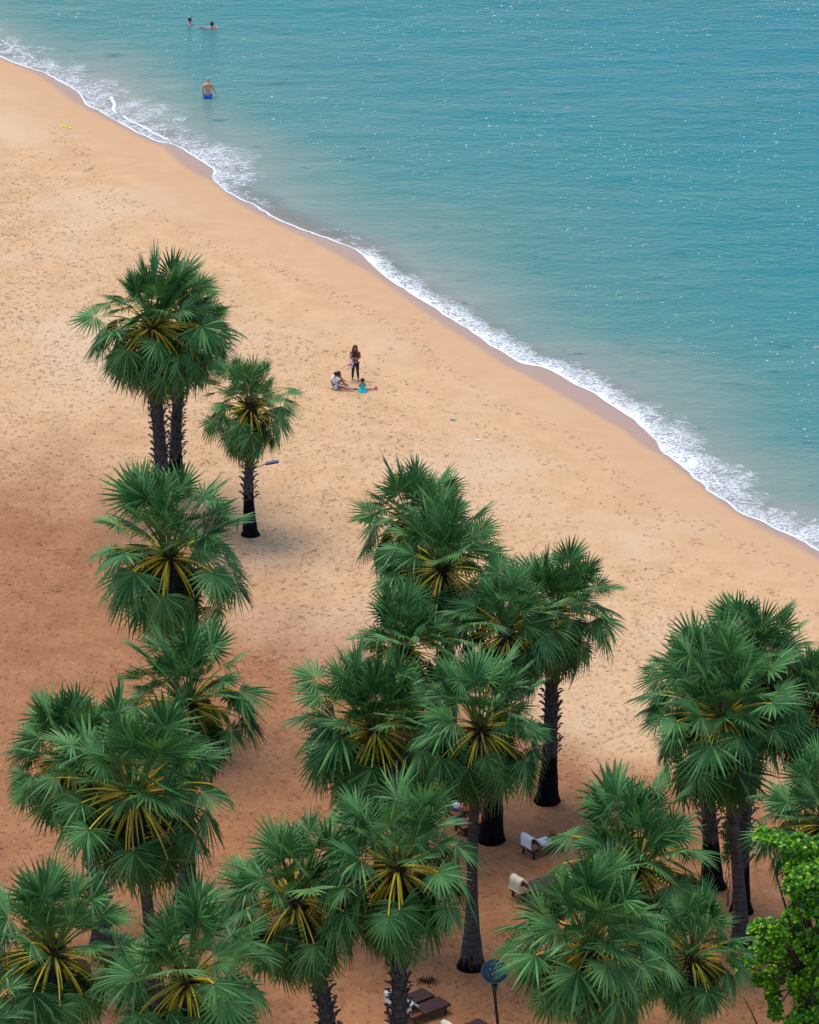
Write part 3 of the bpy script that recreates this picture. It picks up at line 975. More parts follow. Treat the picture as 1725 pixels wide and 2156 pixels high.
def broad_tree():
    r = random.Random(91)
    base = at_z(1712, 2290, .6); base.z = gz(base.x, base.y)
    Y0 = base.y
    root = empty('broadleaf_tree', base)
    tag(root, 'bright green broad-leaved tree with small glossy leaves at the lower right corner', 'tree')
    clumps = [(1610, 1758, 22, 12), (1640, 1768, 26, 14), (1678, 1780, 32, 17), (1730, 1790, 50, 22), (1672, 1815, 30, 14), (1700, 1835, 45, 22), (1745, 1850, 50, 40), (1672, 1868, 24, 18), (1705, 1880, 40, 20),
              (1692, 1912, 34, 14), (1740, 1915, 50, 20), (1672, 1935, 22, 12), (1600, 1955, 26, 16), (1635, 1960, 30, 22), (1680, 1970, 36, 24), (1620, 1995, 34, 26), (1665, 2010, 36, 30), (1720, 1990, 50, 40), (1760, 2050, 60, 60),
              (1590, 2015, 18, 18), (1556, 2032, 17, 8), (1578, 2028, 16, 10), (1600, 2062, 20, 12), (1630, 2055, 22, 20), (1628, 2092, 13, 22), (1633, 2130, 12, 26), (1690, 2070, 34, 26), (1700, 2115, 28, 28), (1680, 2150, 26, 18), (1725, 2160, 40, 40)]
    tips = []; leaves = []
    for cx, cy, rx, ry in clumps:
        yc = Y0 + r.uniform(-1.3, 1.3)
        c = at_y(cx, cy, yc); s = scale_at(c)
        tips.append(c)
        X, Z = rx / s, ry / s / .9
        X *= .95; Z *= .95; nr = int(46 + 780 * X * Z)
        for _ in range(nr):
            while True:
                q = Vector((r.uniform(-1, 1), r.uniform(-1, 1), r.uniform(-1, 1)))
                if q.length < 1 and (q.length > .45 or r.random() < .25): break
            if noise.noise(Vector((c.x, c.z, c.y)) + q * 2.6) < .03: continue
            p = c + Vector((q.x * X, q.y * min(X, 1.0), q.z * Z))
            up = (Vector((q.x * .7, q.y * .7 - .15, .75 + q.z * .35))).normalized()
            for L in rosette(p, up, r, r.randint(5, 8), .155):
                leaves.append(L)
    # trunk and limbs
    m = MB()
    tp = Vector((base.x - .3, base.y + .2, base.z + 4.2))
    trunk_pts = [base, base + Vector((-.05, .05, 1.4)), base + Vector((-.2, .1, 2.9)), tp]
    m.tube([p - base for p in trunk_pts], [.22, .16, .13, .10], 10)
    tr = m.build('trunk', M_BARK2, root, True)
    for k, c in enumerate(tips):
        s = trunk_pts[2].lerp(tp, r.random()) if c.z > base.z + 3 else trunk_pts[1].lerp(trunk_pts[2], r.random())
        mid = s.lerp(c, .5) + Vector((r.uniform(-.2, .2), r.uniform(-.2, .2), r.uniform(0, .3)))
        MB().tube([p - base for p in (s, mid, c)], [.055, .035, .012], 6).build('branch', M_BARK2, root, True)
    # the nearest leaves one by one, the rest as one foliage mesh
    leaves.sort(key=lambda L: L[0][0].y - .6 * L[0][0].z + (0 if abs(at_px(L[0][0])[0] - 862) < 862 else 99))
    for L in leaves[:290]:
        o = L[0][0]
        me = mesh_obj('leaf', [p - base for p in L[0]], L[1], M_BRIGHT, root)
    v = []; f = []
    for vs, fs in leaves[290:]:
        b_ = len(v); v += [p - base for p in vs]; f += [tuple(b_ + i for i in q) for q in fs]
    fo = mesh_obj('foliage', v, f, M_BRIGHT, root)
    fo['kind'] = 'stuff'
    return len(leaves)


def at_px(p):
    dz = p.z - CAMH
    depth = p.y * cp - dz * sp
    return (VW / 2 + FOC * p.x / depth, VH / 2 - FOC * (p.y * sp + dz * cp) / depth)


NLEAF = broad_tree()


def vine():
    r = random.Random(5)
    b = G(1545, 1905); b.z -= .02
    root = empty('climbing_vine', b)
    tag(root, 'dark green vine climbing the stubbed trunk beside the smooth grey trunk', 'vine')
    m = MB(); v = []; f = []
    for st in range(3):
        pts = []
        for i in range(14):
            k = i / 13
            c = at_y(1531 + 3 * math.sin(i * 1.1 + st * 2) + st * 2, 1905 - k * 185, b.y - .05)
            pts.append(c - b + Vector((0, .04 * math.sin(i + st), 0)))
        pts[0].z = 0
        m.tube(pts, .012, 5)
        for q in pts[7:]:
            for _ in range(7):
                c = q + Vector((r.uniform(-.16, .16), r.uniform(-.15, .15), r.uniform(-.16, .16)))
                for vs, fs in rosette(c, Vector((r.uniform(-.4, .4), -.6, .6)).normalized(), r, 3, .09):
                    o = len(v); v += vs; f += [tuple(o + i for i in w) for w in fs]
    m.build('stem', M_BARK2, root)
    o = mesh_obj('foliage', v, f, M_LEAF, root); o['kind'] = 'stuff'


vine()


# ------------------------------------------------------------------ sun loungers
def lounger(foot_px, az, label, h=.36, L=1.62, W=.66, back=46, wood=None):
    """foot_px: picture position of the middle of the deck's foot end; az: direction the feet point"""
    p = at_z(foot_px[0], foot_px[1], .55 + h)
    d = Vector((math.cos(az), math.sin(az), 0))
    o = p - d * (L * .62)
    o.z = gz(o.x, o.y) - .01
    root = empty('sun_lounger', o, az - math.pi / 2)      # local +Y to the feet
    tag(root, label, 'sun lounger', 'sun loungers under the palms')
    mt = wood or M_WOOD
    y1 = L * .62; y0 = -.12
    nb_ = 9; bw = W / nb_
    for k in range(nb_):        # deck boards
        MB().box((-W / 2 + bw * (k + .5), (y0 + y1) / 2, h), (bw - .006, y1 - y0, .028)).build('deck_board', mt, root)
    m = MB()
    for s in (-1, 1): m.box((s * (W / 2 - .03), (y1 - .62) / 2, h - .05), (.045, y1 + .62, .07))
    m.box((0, y1 - .03, h - .05), (W - .11, .04, .06)); m.box((0, -.60, h - .05), (W - .11, .04, .06))
    m.build('frame', mt, root)
    for s in (-1, 1):
        for y in (y1 - .22, -.50):
            MB().box((s * (W / 2 - .03), y, (h - .085) / 2), (.06, .07, h - .085)).build('leg', mt, root)
    a = R_(back)
    rot = Matrix.Rotation(-a, 3, 'X')
    m = MB()
    c = Vector((0, y0 - .02, h + .01))
    nb2 = 7
    bk = empty_part('backrest', root)
    mm = MB()
    mm.box(c + rot @ Vector((0, -.31, 0)), (W - .02, .62, .028), rot)
    for k in range(nb2 - 1):
        mm.box(c + rot @ Vector((0, -.085 * (k + 1), .018)), (W - .05, .075, .012), rot)
    bko = mm.build('backrest', mt, root)
    tp = c + rot @ Vector((0, -.42, -.02))
    MB().tube([(0, tp.y, tp.z), (0, tp.y - .10, h - .06)], .018, 6).build('prop', mt, root)
    root['_top'] = 0
    return root, c + rot @ Vector((0, -.62, 0)), rot, c


def empty_part(*a):
    return None


def drape(name, label, cat, root, top, rot, W, down_front, down_back, mat, seed=0, thick=.035):
    """a cloth folded over the top edge of a backrest"""
    r = random.Random(seed)
    v = []; f = []
    prof = []
    nF, nB = 7, 6
    up = rot @ Vector((0, 0, 1)); dn = rot @ Vector((0, 1, 0))
    for i in range(nF):
        k = 1 - i / (nF - 1)
        prof.append(top + dn * (down_front * k) + up * (.04 + .01 * math.sin(i * 2)))
    for i in range(nB):
        k = (i + 1) / nB
        prof.append(top + Vector((0, -.05 - .02 * k, .03 - down_back * k)))
    nx = 7
    for layer in (0, 1):
        for i, p in enumerate(prof):
            a = prof[max(i - 1, 0)]; b = prof[min(i + 1, len(prof) - 1)]
            tdir = (b - a).normalized(); nrm = Vector((1, 0, 0)).cross(tdir)
            for k in range(nx):
                x = (k / (nx - 1) - .5) * W
                q = p + Vector((x, 0, 0)) - nrm * (thick * layer) + nrm * (.012 * math.sin(x * 17 + i * .8 + seed))
                if i in (0, len(prof) - 1): q += Vector((0, r.uniform(-.015, .015), r.uniform(-.01, .01)))
                v.append(q)
    n = len(prof) * nx
    for layer in (0, 1):
        for i in range(len(prof) - 1):
            for k in range(nx - 1):
                q = [layer * n + i * nx + k, layer * n + i * nx + k + 1, layer * n + (i + 1) * nx + k + 1, layer * n + (i + 1) * nx + k]
                f.append(tuple(q if layer else q[::-1]))
    for i in range(len(prof) - 1):
        for k in (0, nx - 1):
            f.append((i * nx + k, (i + 1) * nx + k, n + (i + 1) * nx + k, n + i * nx + k))
    for k in range(nx - 1):
        for i in (0, len(prof) - 1):
            f.append((i * nx + k, i * nx + k + 1, n + i * nx + k + 1, n + i * nx + k))
    M = Matrix.Translation(root.location) @ Matrix.Rotation(root.rotation_euler.z, 4, 'Z')
    o = mesh_obj(name, v, f, mat, None, True)
    o.matrix_world = M
    return tag(o, label, cat)


AZ = R_(39)
l1, top, rot, c = lounger((937, 2108), AZ, 'dark brown wooden lounger, right of the two side by side at bottom centre')
drape('lounger_pad', 'pale grey pad folded over the right bottom lounger backrest', 'pad', l1, top, rot, .56, .26, .34, M_GREYW, 1, .06)
l0, top, rot, c = lounger((903, 2091), AZ, 'dark brown wooden lounger partly behind the stubby black palm trunk')
drape('lounger_pad', 'pale pad peeking out left of the stubby black palm trunk', 'pad', l0, top, rot, .56, .26, .34, M_GREYW, 2, .06)
l2, top, rot, c = lounger((1022, 2154), AZ, 'dark brown lounger cut by the bottom edge beside the lamp pole')
drape('lounger_pad', 'pale pad on the lounger cut by the bottom edge', 'pad', l2, top, rot, .56, .26, .30, M_CREAM, 3, .06)


def lounger_head(px, az, *a, **k):
    """place by the picture position of the top of the backrest"""
    h = .36; L = 1.62
    p = at_z(px[0], px[1], .55 + h + .46)
    d = Vector((math.cos(az), math.sin(az), 0))
    foot = p + d * (.54 + L * .62); foot.z = .55 + h
    q = at_px(foot)
    return lounger(q, az, *a, **k)


AZ2 = R_(36)
l3, top, rot, c = lounger_head((1112, 1762), AZ2, 'wooden lounger with a white towel under the sparse palm', back=48)
drape('towel', 'white towel hung over the lounger back right of the charred trunk', 'towel', l3, top, rot, .60, .30, .42, M_WHITE, 4, .02)
# things lying on it
M3 = Matrix.Translation(l3.location) @ Matrix.Rotation(l3.rotation_euler.z, 4, 'Z')


def blanket(name, label, cat, root, y0, y1, W, z, mat, seed, th=.03):
    v = []; f = []; nx, ny = 7, 12
    for layer in (0, 1):
        for j in range(ny):
            for i in range(nx):
                x = (i / (nx - 1) - .5) * W; y = y0 + (y1 - y0) * j / (ny - 1)
                e = 1 if 0 < i < nx - 1 and 0 < j < ny - 1 else 0
                v.append(Vector((x, y, z + (th * e + .012 * noise.noise(Vector((x * 6, y * 6, seed))) + .016 if layer else 0))))
    n = nx * ny
    for layer in (0, 1):
        for j in range(ny - 1):
            for i in range(nx - 1):
                q = (layer * n + j * nx + i, layer * n + j * nx + i + 1, layer * n + (j + 1) * nx + i + 1, layer * n + (j + 1) * nx + i)
                f.append(q if layer else q[::-1])
    for j in range(ny - 1):
        for i in (0, nx - 1): f.append((j * nx + i, (j + 1) * nx + i, n + (j + 1) * nx + i, n + j * nx + i))
    for i in range(nx - 1):
        for j in (0, ny - 1): f.append((j * nx + i, j * nx + i + 1, n + j * nx + i + 1, n + j * nx + i))
    o = mesh_obj(name, v, f, mat, None, True)
    o.matrix_world = Matrix.Translation(root.location) @ Matrix.Rotation(root.rotation_euler.z, 4, 'Z')
    return tag(o, label, cat)


blanket('cushion', 'white cushion with a red mark on the towel-draped lounger', 'cushion', l3, -.10, .42, .5, .376, M_SCRAP, 3, .09)
m = MB().ball((.12, .22, .50), (.04, .05, .015), 8, 6)
o = m.build('red_mark', M_RED, bpy.data.objects['cushion'])
bag = MB().ball((0, .62, .48), (.18, .15, .11), 14, 10, lambda d: 1 + .12 * noise.noise(d * 4)).tube([(-.1, .55, .58), (-.05, .58, .70), (.05, .6, .70), (.1, .62, .58)], .012, 6).build('bag', M_BROWN, None, True)
bag.matrix_world = M3
tag(bag, 'reddish brown soft bag on the lounger beyond the white towel', 'bag')

l4, top, rot, c = lounger_head((1090, 1852), AZ2, 'wooden lounger with cream pad, left of the pale-tipped palm', back=48)
drape('lounger_pad', 'thick cream pad over the lounger back below the white towel', 'pad', l4, top, rot, .60, .25, .46, M_CREAM, 6, .07)
l5, top, rot, c = lounger((1024, 1688), R_(34), 'far orange-covered lounger behind the smooth grey trunk', back=20)
blanket('lounger_cover', 'faded orange cover on the far lounger behind the grey trunk', 'cover', l5, -.10, .98, .68, .376, M_ORANGE, 1)
o = blanket('towel', 'crumpled white towel at the head of the far orange lounger', 'towel', l5, -.42, -.16, .34, .50, M_WHITE, 8, .10)
l6, top, rot, c = lounger((1044, 1716), R_(34), 'near orange-covered lounger between the grey and the charred trunk', back=20)
blanket('lounger_cover', 'orange cover on the near lounger left of the charred foot', 'cover', l6, -.10, .98, .68, .376, M_ORANGE, 2)
l7, top, rot, c = lounger_head((1250, 1768), AZ2, 'wooden lounger with blue towel mostly hidden behind the sparse palm', back=48)
blanket('towel', 'blue towel on the lounger hidden behind the sparse palm', 'towel', l7, .35, .85, .60, .376, M_BLUE, 9)

# ------------------------------------------------------------------ lamps, pole
p = at_z(1042, 2045, 4.2)
b = Vector((p.x + .1, p.y, gz(p.x, p.y) - .02))
root = empty('beach_lamp', b)
tag(root, 'dark lamp with a round navy disc head on a black pole at bottom centre', 'lamp')
hh = p.z - b.z
dx = p.x - b.x
MB().tube([(.06, 0, 0), (.05, 0, hh * .35), (dx + .03, 0, hh - 1.1), (dx, 0, hh - .75), (dx, 0, hh - .42)], [.06, .055, .05, .06, .12], 14).build('pole', M_METAL, root, True)
Mt = Matrix.Translation((dx, 0, hh)) @ Matrix.Rotation(R_(36), 4, 'X')
m = MB().ball((0, 0, 0), (.43, .43, .045), 28, 10)
o = m.build('lamp_head', M_NAVY, root, True); o.matrix_basis = Mt
m = MB().tube([(.43 * math.cos(a * math.pi / 16), .43 * math.sin(a * math.pi / 16), 0) for a in range(33)], .014, 6)
o2 = m.build('rim', M_METAL, root, True); o2.matrix_basis = Mt
m = MB()
rr = random.Random(2)
for k in range(12):
    a = rr.uniform(0, 6.28); q = rr.uniform(.05, .4)
    z = .045 * math.sqrt(1 - (q / .43) ** 2)
    m.ball((q * math.cos(a), q * math.sin(a), z), (.007, .007, .004), 6, 4)
o3 = m.build('droppings', M_SCRAP, root); o3.matrix_basis = Mt; o3['kind'] = 'stuff'

b = G(531, 1108); b.z -= .02
root = empty('street_lamp', b)
tag(root, 'pale solar street lamp sticking out from behind the small slim palm', 'street lamp')
A = at_y(536, 986, b.y) - b; B_ = at_y(560, 976.5, b.y) - b; Cc = at_y(587, 971.5, b.y) - b
MB().tube([(0, 0, 0), (0, 0, A.z - .25), (A.x, 0, A.z)], [.05, .045, .03], 10).build('pole', M_GALV, root, True)
MB().tube([A, B_], .022, 8).build('arm', M_GALV, root, True)
dirv = (Cc - B_); an = math.atan2(dirv.z, dirv.x)
ry = Matrix.Rotation(-an, 3, 'Y')
mid = (B_ + Cc) / 2
MB().box(mid, (dirv.length, .24, .05), ry).build('lamp_head', M_METAL, root)
MB().box(mid + Vector((0, 0, .033)), (dirv.length * .94, .22, .014), ry).build('solar_panel', M_SOLAR, root)

b = G(1596, 2160)
root = empty('leaning_pole', b); tag(root, 'thin brown pole leaning over the sand near the bottom right corner', 'pole')
t_ = at_y(1566, 2100, b.y + .2) - b
MB().tube([(0, 0, -.02), t_ * .5 + Vector((.02, 0, 0)), t_], [.026, .022, .016], 8).build('shaft', M_WOODU, root, True)
MB().tube([t_ * .97, t_ * 1.01], .024, 8).build('end_cap', M_METAL, root, True)

# ------------------------------------------------------------------ small things on the sand
def slipper(root, x, y, rz, mat):
    v = []; n = 16
    M = Matrix.Translation((x, y, 0)) @ Matrix.Rotation(rz, 4, 'Z')
    for z in (0, .035):
        for k in range(n):
            a = 2 * math.pi * k / n
            w = .065 * (1 + .18 * math.sin(a))
            v.append(M @ Vector((w * math.cos(a), .16 * math.sin(a), z)))
    f = [tuple(range(n - 1, -1, -1)), tuple(range(n, 2 * n))] + [(k, (k + 1) % n, n + (k + 1) % n, n + k) for k in range(n)]
    s = mesh_obj('sole', v, f, mat, root, False)
    MB().tube([M @ Vector(q) for q in ((-.06, .03, .03), (-.035, .08, .09), (0, .10, .10), (.035, .08, .09), (.06, .03, .03))], .018, 6).build('strap', mat, root, True)


b = G(140, 268)
root = empty('sandals', b); tag(root, 'pair of bright yellow sandals left on the sand near the surf', 'sandals')
slipper(root, -.10, .02, R_(62), M_YEL); slipper(root, .12, -.10, R_(75), M_YEL)
b = G(954, 885)
bt = MB().tube([(-.12, 0, .045), (-.11, 0, .045), (.05, .0, .045), (.10, .0, .045), (.13, 0, .045), (.15, 0, .045)], [.02, .042, .042, .02, .018, .018], 10)
o = bt.build('bottle', M_TEAL, None, True); o.location = b; o.rotation_euler = (0, 0, R_(-25))
tag(o, 'small teal bottle lying on the trampled sand', 'bottle')
b = G(1007, 928)
o = MB().ball((0, 0, .03), (.11, .07, .035), 12, 8, lambda d: 1 + .35 * noise.noise(d * 3)).build('plastic_scrap', M_SCRAP, None)
o.location = b; tag(o, 'crumpled white plastic scrap on the sand below the teal bottle', 'litter')
b = G(899, 2070)
root = empty('fallen_frond', b); tag(root, 'dry brown bit of fallen frond on the sand behind the bottom loungers', 'fallen frond')
rr = random.Random(4); m = MB()
for k in range(9):
    a = R_(-30 + k * 30); m.tube([(0, 0, .04), (.22 * math.cos(a), .22 * math.sin(a), .12), (.42 * math.cos(a), .42 * math.sin(a), .02)], [.022, .026, .006], 5)
m.build('blade', M_CORE, root)
MB().tube([(0, 0, .04), (.1, -.35, .02)], .018, 6).build('stalk', M_CORE, root)


# ------------------------------------------------------------------ people
def skin_mesh(name, verts, edges, mat, parent, root_i=0, sub=2):
    me = bpy.data.meshes.new(name)
    me.from_pydata([v[:3] for v in verts], edges, [])
    o = link(bpy.data.objects.new(name, me))
    md = o.modifiers.new('skin', 'SKIN')
    md.use_smooth_shade = True
    for i, v in enumerate(verts):
        s = me.skin_vertices[0].data[i]
        rx, ry = (v[3], v[3]) if not isinstance(v[3], tuple) else v[3]
        s.radius = (rx, ry); s.use_root = (i == root_i)
    sb = o.modifiers.new('sub', 'SUBSURF'); sb.levels = sub; sb.render_levels = sub
    dg = bpy.context.evaluated_depsgraph_get()
    ev = o.evaluated_get(dg)
    nm = bpy.data.meshes.new_from_object(ev)
    nm.name = name
    bpy.data.objects.remove(o)
    nm.materials.clear(); nm.materials.append(mat)
    nm.polygons.foreach_set('use_smooth', [True] * len(nm.polygons))
    o = link(bpy.data.objects.new(name, nm))
    o.parent = parent
    return o


class Body:
    def __init__(s):
        s.v = []; s.e = []; s.i = {}

    def j(s, name, co, r, par=None):
        s.i[name] = len(s.v); s.v.append((co[0], co[1], co[2], r))
        if par: s.e.append((s.i[par], s.i[name]))

    def hand(s, side, wrist, d, nrm, k=1.0):
        """palm and five curled fingers growing from the wrist along d"""
        d = Vector(d).normalized(); nrm = Vector(nrm).normalized()
        w = d.cross(nrm).normalized()
        W = Vector(s.v[s.i[wrist]][:3])
        pn = 'palm' + side
        pc = W + d * .075 * k
        s.j(pn, pc, (.034 * k, .020 * k), wrist)
        for fi, (off, ln) in enumerate(((-.030, .066), (-.010, .078), (.010, .073), (.028, .058))):
            a = pc + d * .022 * k + w * off * k
            b1 = a + d * ln * .5 * k; b2 = b1 + (d * .8 - nrm * .55).normalized() * ln * .5 * k
            s.j(f'f{side}{fi}a', a, .0095 * k, pn); s.j(f'f{side}{fi}b', b1, .0085 * k, f'f{side}{fi}a'); s.j(f'f{side}{fi}c', b2, .007 * k, f'f{side}{fi}b')
        a = W + d * .035 * k - w * .034 * k
        b1 = a + (d * .7 - w * .6).normalized() * .04 * k; b2 = b1 + (d * .9 - w * .2).normalized() * .03 * k
        s.j(f't{side}a', a, .012 * k, wrist); s.j(f't{side}b', b1, .010 * k, f't{side}a'); s.j(f't{side}c', b2, .008 * k, f't{side}b')

    def head(s, neck, c, fwd, k=1.0):
        """head rising from the neck: skull, jaw, nose"""
        c = Vector(c); fwd = Vector(fwd).normalized()
        s.j('jaw', c + fwd * .03 * k - Vector((0, 0, .065 * k)), .058 * k, neck)
        s.j('skull', c + Vector((0, 0, .01 * k)), .090 * k, 'jaw')
        s.j('crownp', c + Vector((0, 0, .055 * k)) - fwd * .01 * k, .078 * k, 'skull')
        s.j('nose1', c + fwd * .085 * k - Vector((0, 0, .012 * k)), .016 * k, 'skull')
        s.j('nose2', c + fwd * .105 * k - Vector((0, 0, .024 * k)), .012 * k, 'nose1')
        s.hc = c; s.hf = fwd; s.hk = k

    def build(s, name, mat, parent, root='pelvis'):
        b = skin_mesh(name, s.v, s.e, mat, parent, s.i[root])
        for sx in (-1, 1):
            sd = s.hf.cross(Vector((0, 0, 1))).normalized() * sx
            MB().ball(s.hc + s.hf * .082 * s.hk + sd * .030 * s.hk + Vector((0, 0, .012 * s.hk)), (.011, .011, .008), 8, 6).build('eye', M_EYE, parent, True)
            MB().ball(s.hc + sd * .092 * s.hk - Vector((0, 0, .01)), (.016, .018, .03), 8, 6).build('ear', mat, parent, True)
        MB().ball(s.hc + s.hf * .092 * s.hk - Vector((0, 0, .052 * s.hk)), (.022, .010, .006), 8, 6).build('mouth', M_RED, parent, True)
        return b

    def cloth(s, name, mat, parent, names, grow, cuts=None, root=None):
        """garment over a subset of joints; cuts = {joint: (other, t, radius)} shortens a limb"""
        idx = {n: k for k, n in enumerate(names)}
        vs = []
        for n in names:
            x, y, z, r = s.v[s.i[n]]
            if cuts and n in cuts:
                o, tt = cuts[n][:2]
                q = s.v[s.i[o]]
                x += (q[0] - x) * tt; y += (q[1] - y) * tt; z += (q[2] - z) * tt
                if len(cuts[n]) > 2: r = cuts[n][2]
            r = (r[0] + grow, r[1] + grow) if isinstance(r, tuple) else r + grow
            vs.append((x, y, z, r))
        es = []
        inv = {v: k for k, v in s.i.items()}
        for a, b in s.e:
            if inv[a] in idx and inv[b] in idx: es.append((idx[inv[a]], idx[inv[b]]))
        return skin_mesh(name, vs, es, mat, parent, idx[root or names[0]])


def hair_cap(name, mat, parent, c, fwd, k=1.0, long=0, seed=1):
    """hair leaving the face open; long > 0 lets it fall to the chest"""
    c = Vector(c); fwd = Vector(fwd).normalized(); side = fwd.cross(Vector((0, 0, 1))).normalized()

    m = MB()
    m.ball((0, 0, 0), (1, 1, 1), 20, 14)
    for q in m.v:
        d = q.normalized()
        face = max(0, d.y) * max(0, .55 - d.z)      # local +Y = face
        rr = .108 * k * (1 + .06 * noise.noise(d * 4 + Vector((seed, 0, 0))))
        if d.y > .35 and d.z < .45: rr = .070 * k
        p = Vector((d.x * rr * .95, d.y * rr, d.z * rr * 1.08 + .02 * k))
        if p.z < -.05 * k and not long: p.z = -.05 * k - .02 * abs(d.z)
        if long and d.y < .3 and d.z < 0: p.z *= 1.5; p.y *= .9
        q.xyz = c + side * p.x + fwd * p.y + Vector((0, 0, p.z))
    if long:
        for sx in (-1, 1):
            for j in range(4):
                a = c + side * sx * (.075 + .008 * j) + fwd * (.03 + .012 * j)
                m.tube([a + Vector((0, 0, .03)), a + Vector((0, 0, -.12)) + fwd * .03, a + Vector((0, 0, -long)) + fwd * .07 - side * sx * .02], [.03, .032, .012], 7)
        for j in range(5):
            a = c + side * (j - 2) * .035 - fwd * .07
            m.tube([a, a + Vector((0, 0, -.15)) - fwd * .02, a + Vector((0, 0, -long))], [.035, .035, .012], 7)
    return m.build(name, mat, parent, True)


# standing woman, arms folded (faces the camera, -Y)
def woman():
    b = G(748.5, 800)
    root = empty('person', b, R_(-6)); root.location.z -= .02
    tag(root, 'woman with long brown hair standing barefoot with folded arms, brown blouse, dark leggings', 'person', 'group of three people on the sand')
    B = Body()
    B.j('pelvis', (0, 0, .86), (.145, .10))
    B.j('waist', (0, 0, 1.02), (.115, .085), 'pelvis'); B.j('chest', (0, -.01, 1.20), (.145, .10), 'waist'); B.j('shldr', (0, 0, 1.33), (.13, .075), 'chest')
    B.j('neck', (0, -.01, 1.41), .05, 'shldr')
    B.head('neck', (0, -.05, 1.53), (0, -1, -.25))
    for s, n in ((-1, 'R'), (1, 'L')):
        B.j('hip' + n, (s * .085, 0, .78), .095, 'pelvis'); B.j('knee' + n, (s * .10, -.01, .44), .058, 'hip' + n); B.j('calf' + n, (s * .115, .01, .30), .052, 'knee' + n)
        B.j('ankle' + n, (s * .125, .02, .09), .034, 'calf' + n); B.j('heel' + n, (s * .128, .02, .035), .034, 'ankle' + n)
        B.j('ball' + n, (s * .14, -.10, .026), .032, 'heel' + n); B.j('toe' + n, (s * .145, -.165, .020), .022, 'ball' + n)
        B.j('sh' + n, (s * .17, 0, 1.31), .062, 'shldr'); B.j('el' + n, (s * .225, -.05, 1.08), .044, 'sh' + n)
    B.j('wrR', (.06, -.20, 1.07), .030, 'elR'); B.j('wrL', (-.04, -.215, 1.10), .030, 'elL')
    B.hand('R', 'wrR', (1, .12, .15), (0, -1, 0)); B.hand('L', 'wrL', (-1, .1, -.1), (0, -1, 0))
    B.build('body', M_SKINT, root)
    B.cloth('leggings', M_LEGG, root, ['pelvis', 'hipR', 'kneeR', 'calfR', 'ankleR', 'hipL', 'kneeL', 'calfL', 'ankleL'], .010)
    B.cloth('blouse', M_TAUPE, root, ['chest', 'waist', 'pelvis', 'shldr', 'shR', 'elR', 'shL', 'elL'], .014, {'elR': ('wrR', .35), 'elL': ('wrL', .35), 'pelvis': ('waist', .2)})
    hair_cap('hair', M_HAIRB, root, (0, -.04, 1.54), (0, -1, -.1), 1.0, .36)
    q = root.location
    # bag at the hip
    g_ = MB()
    g_.box((0, 0, 0), (.24, .09, .30)); 
    bagr = empty('shoulder_bag', root.location + Vector((-.19, -.13, .80)))
    tag(bagr, 'white bag with pink strap hanging at the standing woman\'s hip', 'bag')
    mesh = MB().ball((0, 0, 0), (.12, .05, .16), 14, 10, lambda d: 1 + .1 * max(abs(d.x), abs(d.z)) ** 4)
    mesh.build('pouch', M_WHITE, bagr, True)
    MB().tube([(-.16, -.02, -.02), (-.08, -.07, .03), (.02, -.07, .02), (.09, -.06, -.05)], .028, 8).build('pink_roll', M_PINK, bagr, True)
    MB().tube([(-.08, .02, .14), (-.02, .0, .36), (.12, .03, .56)], .014, 6).build('strap', M_WHITE, bagr, True)


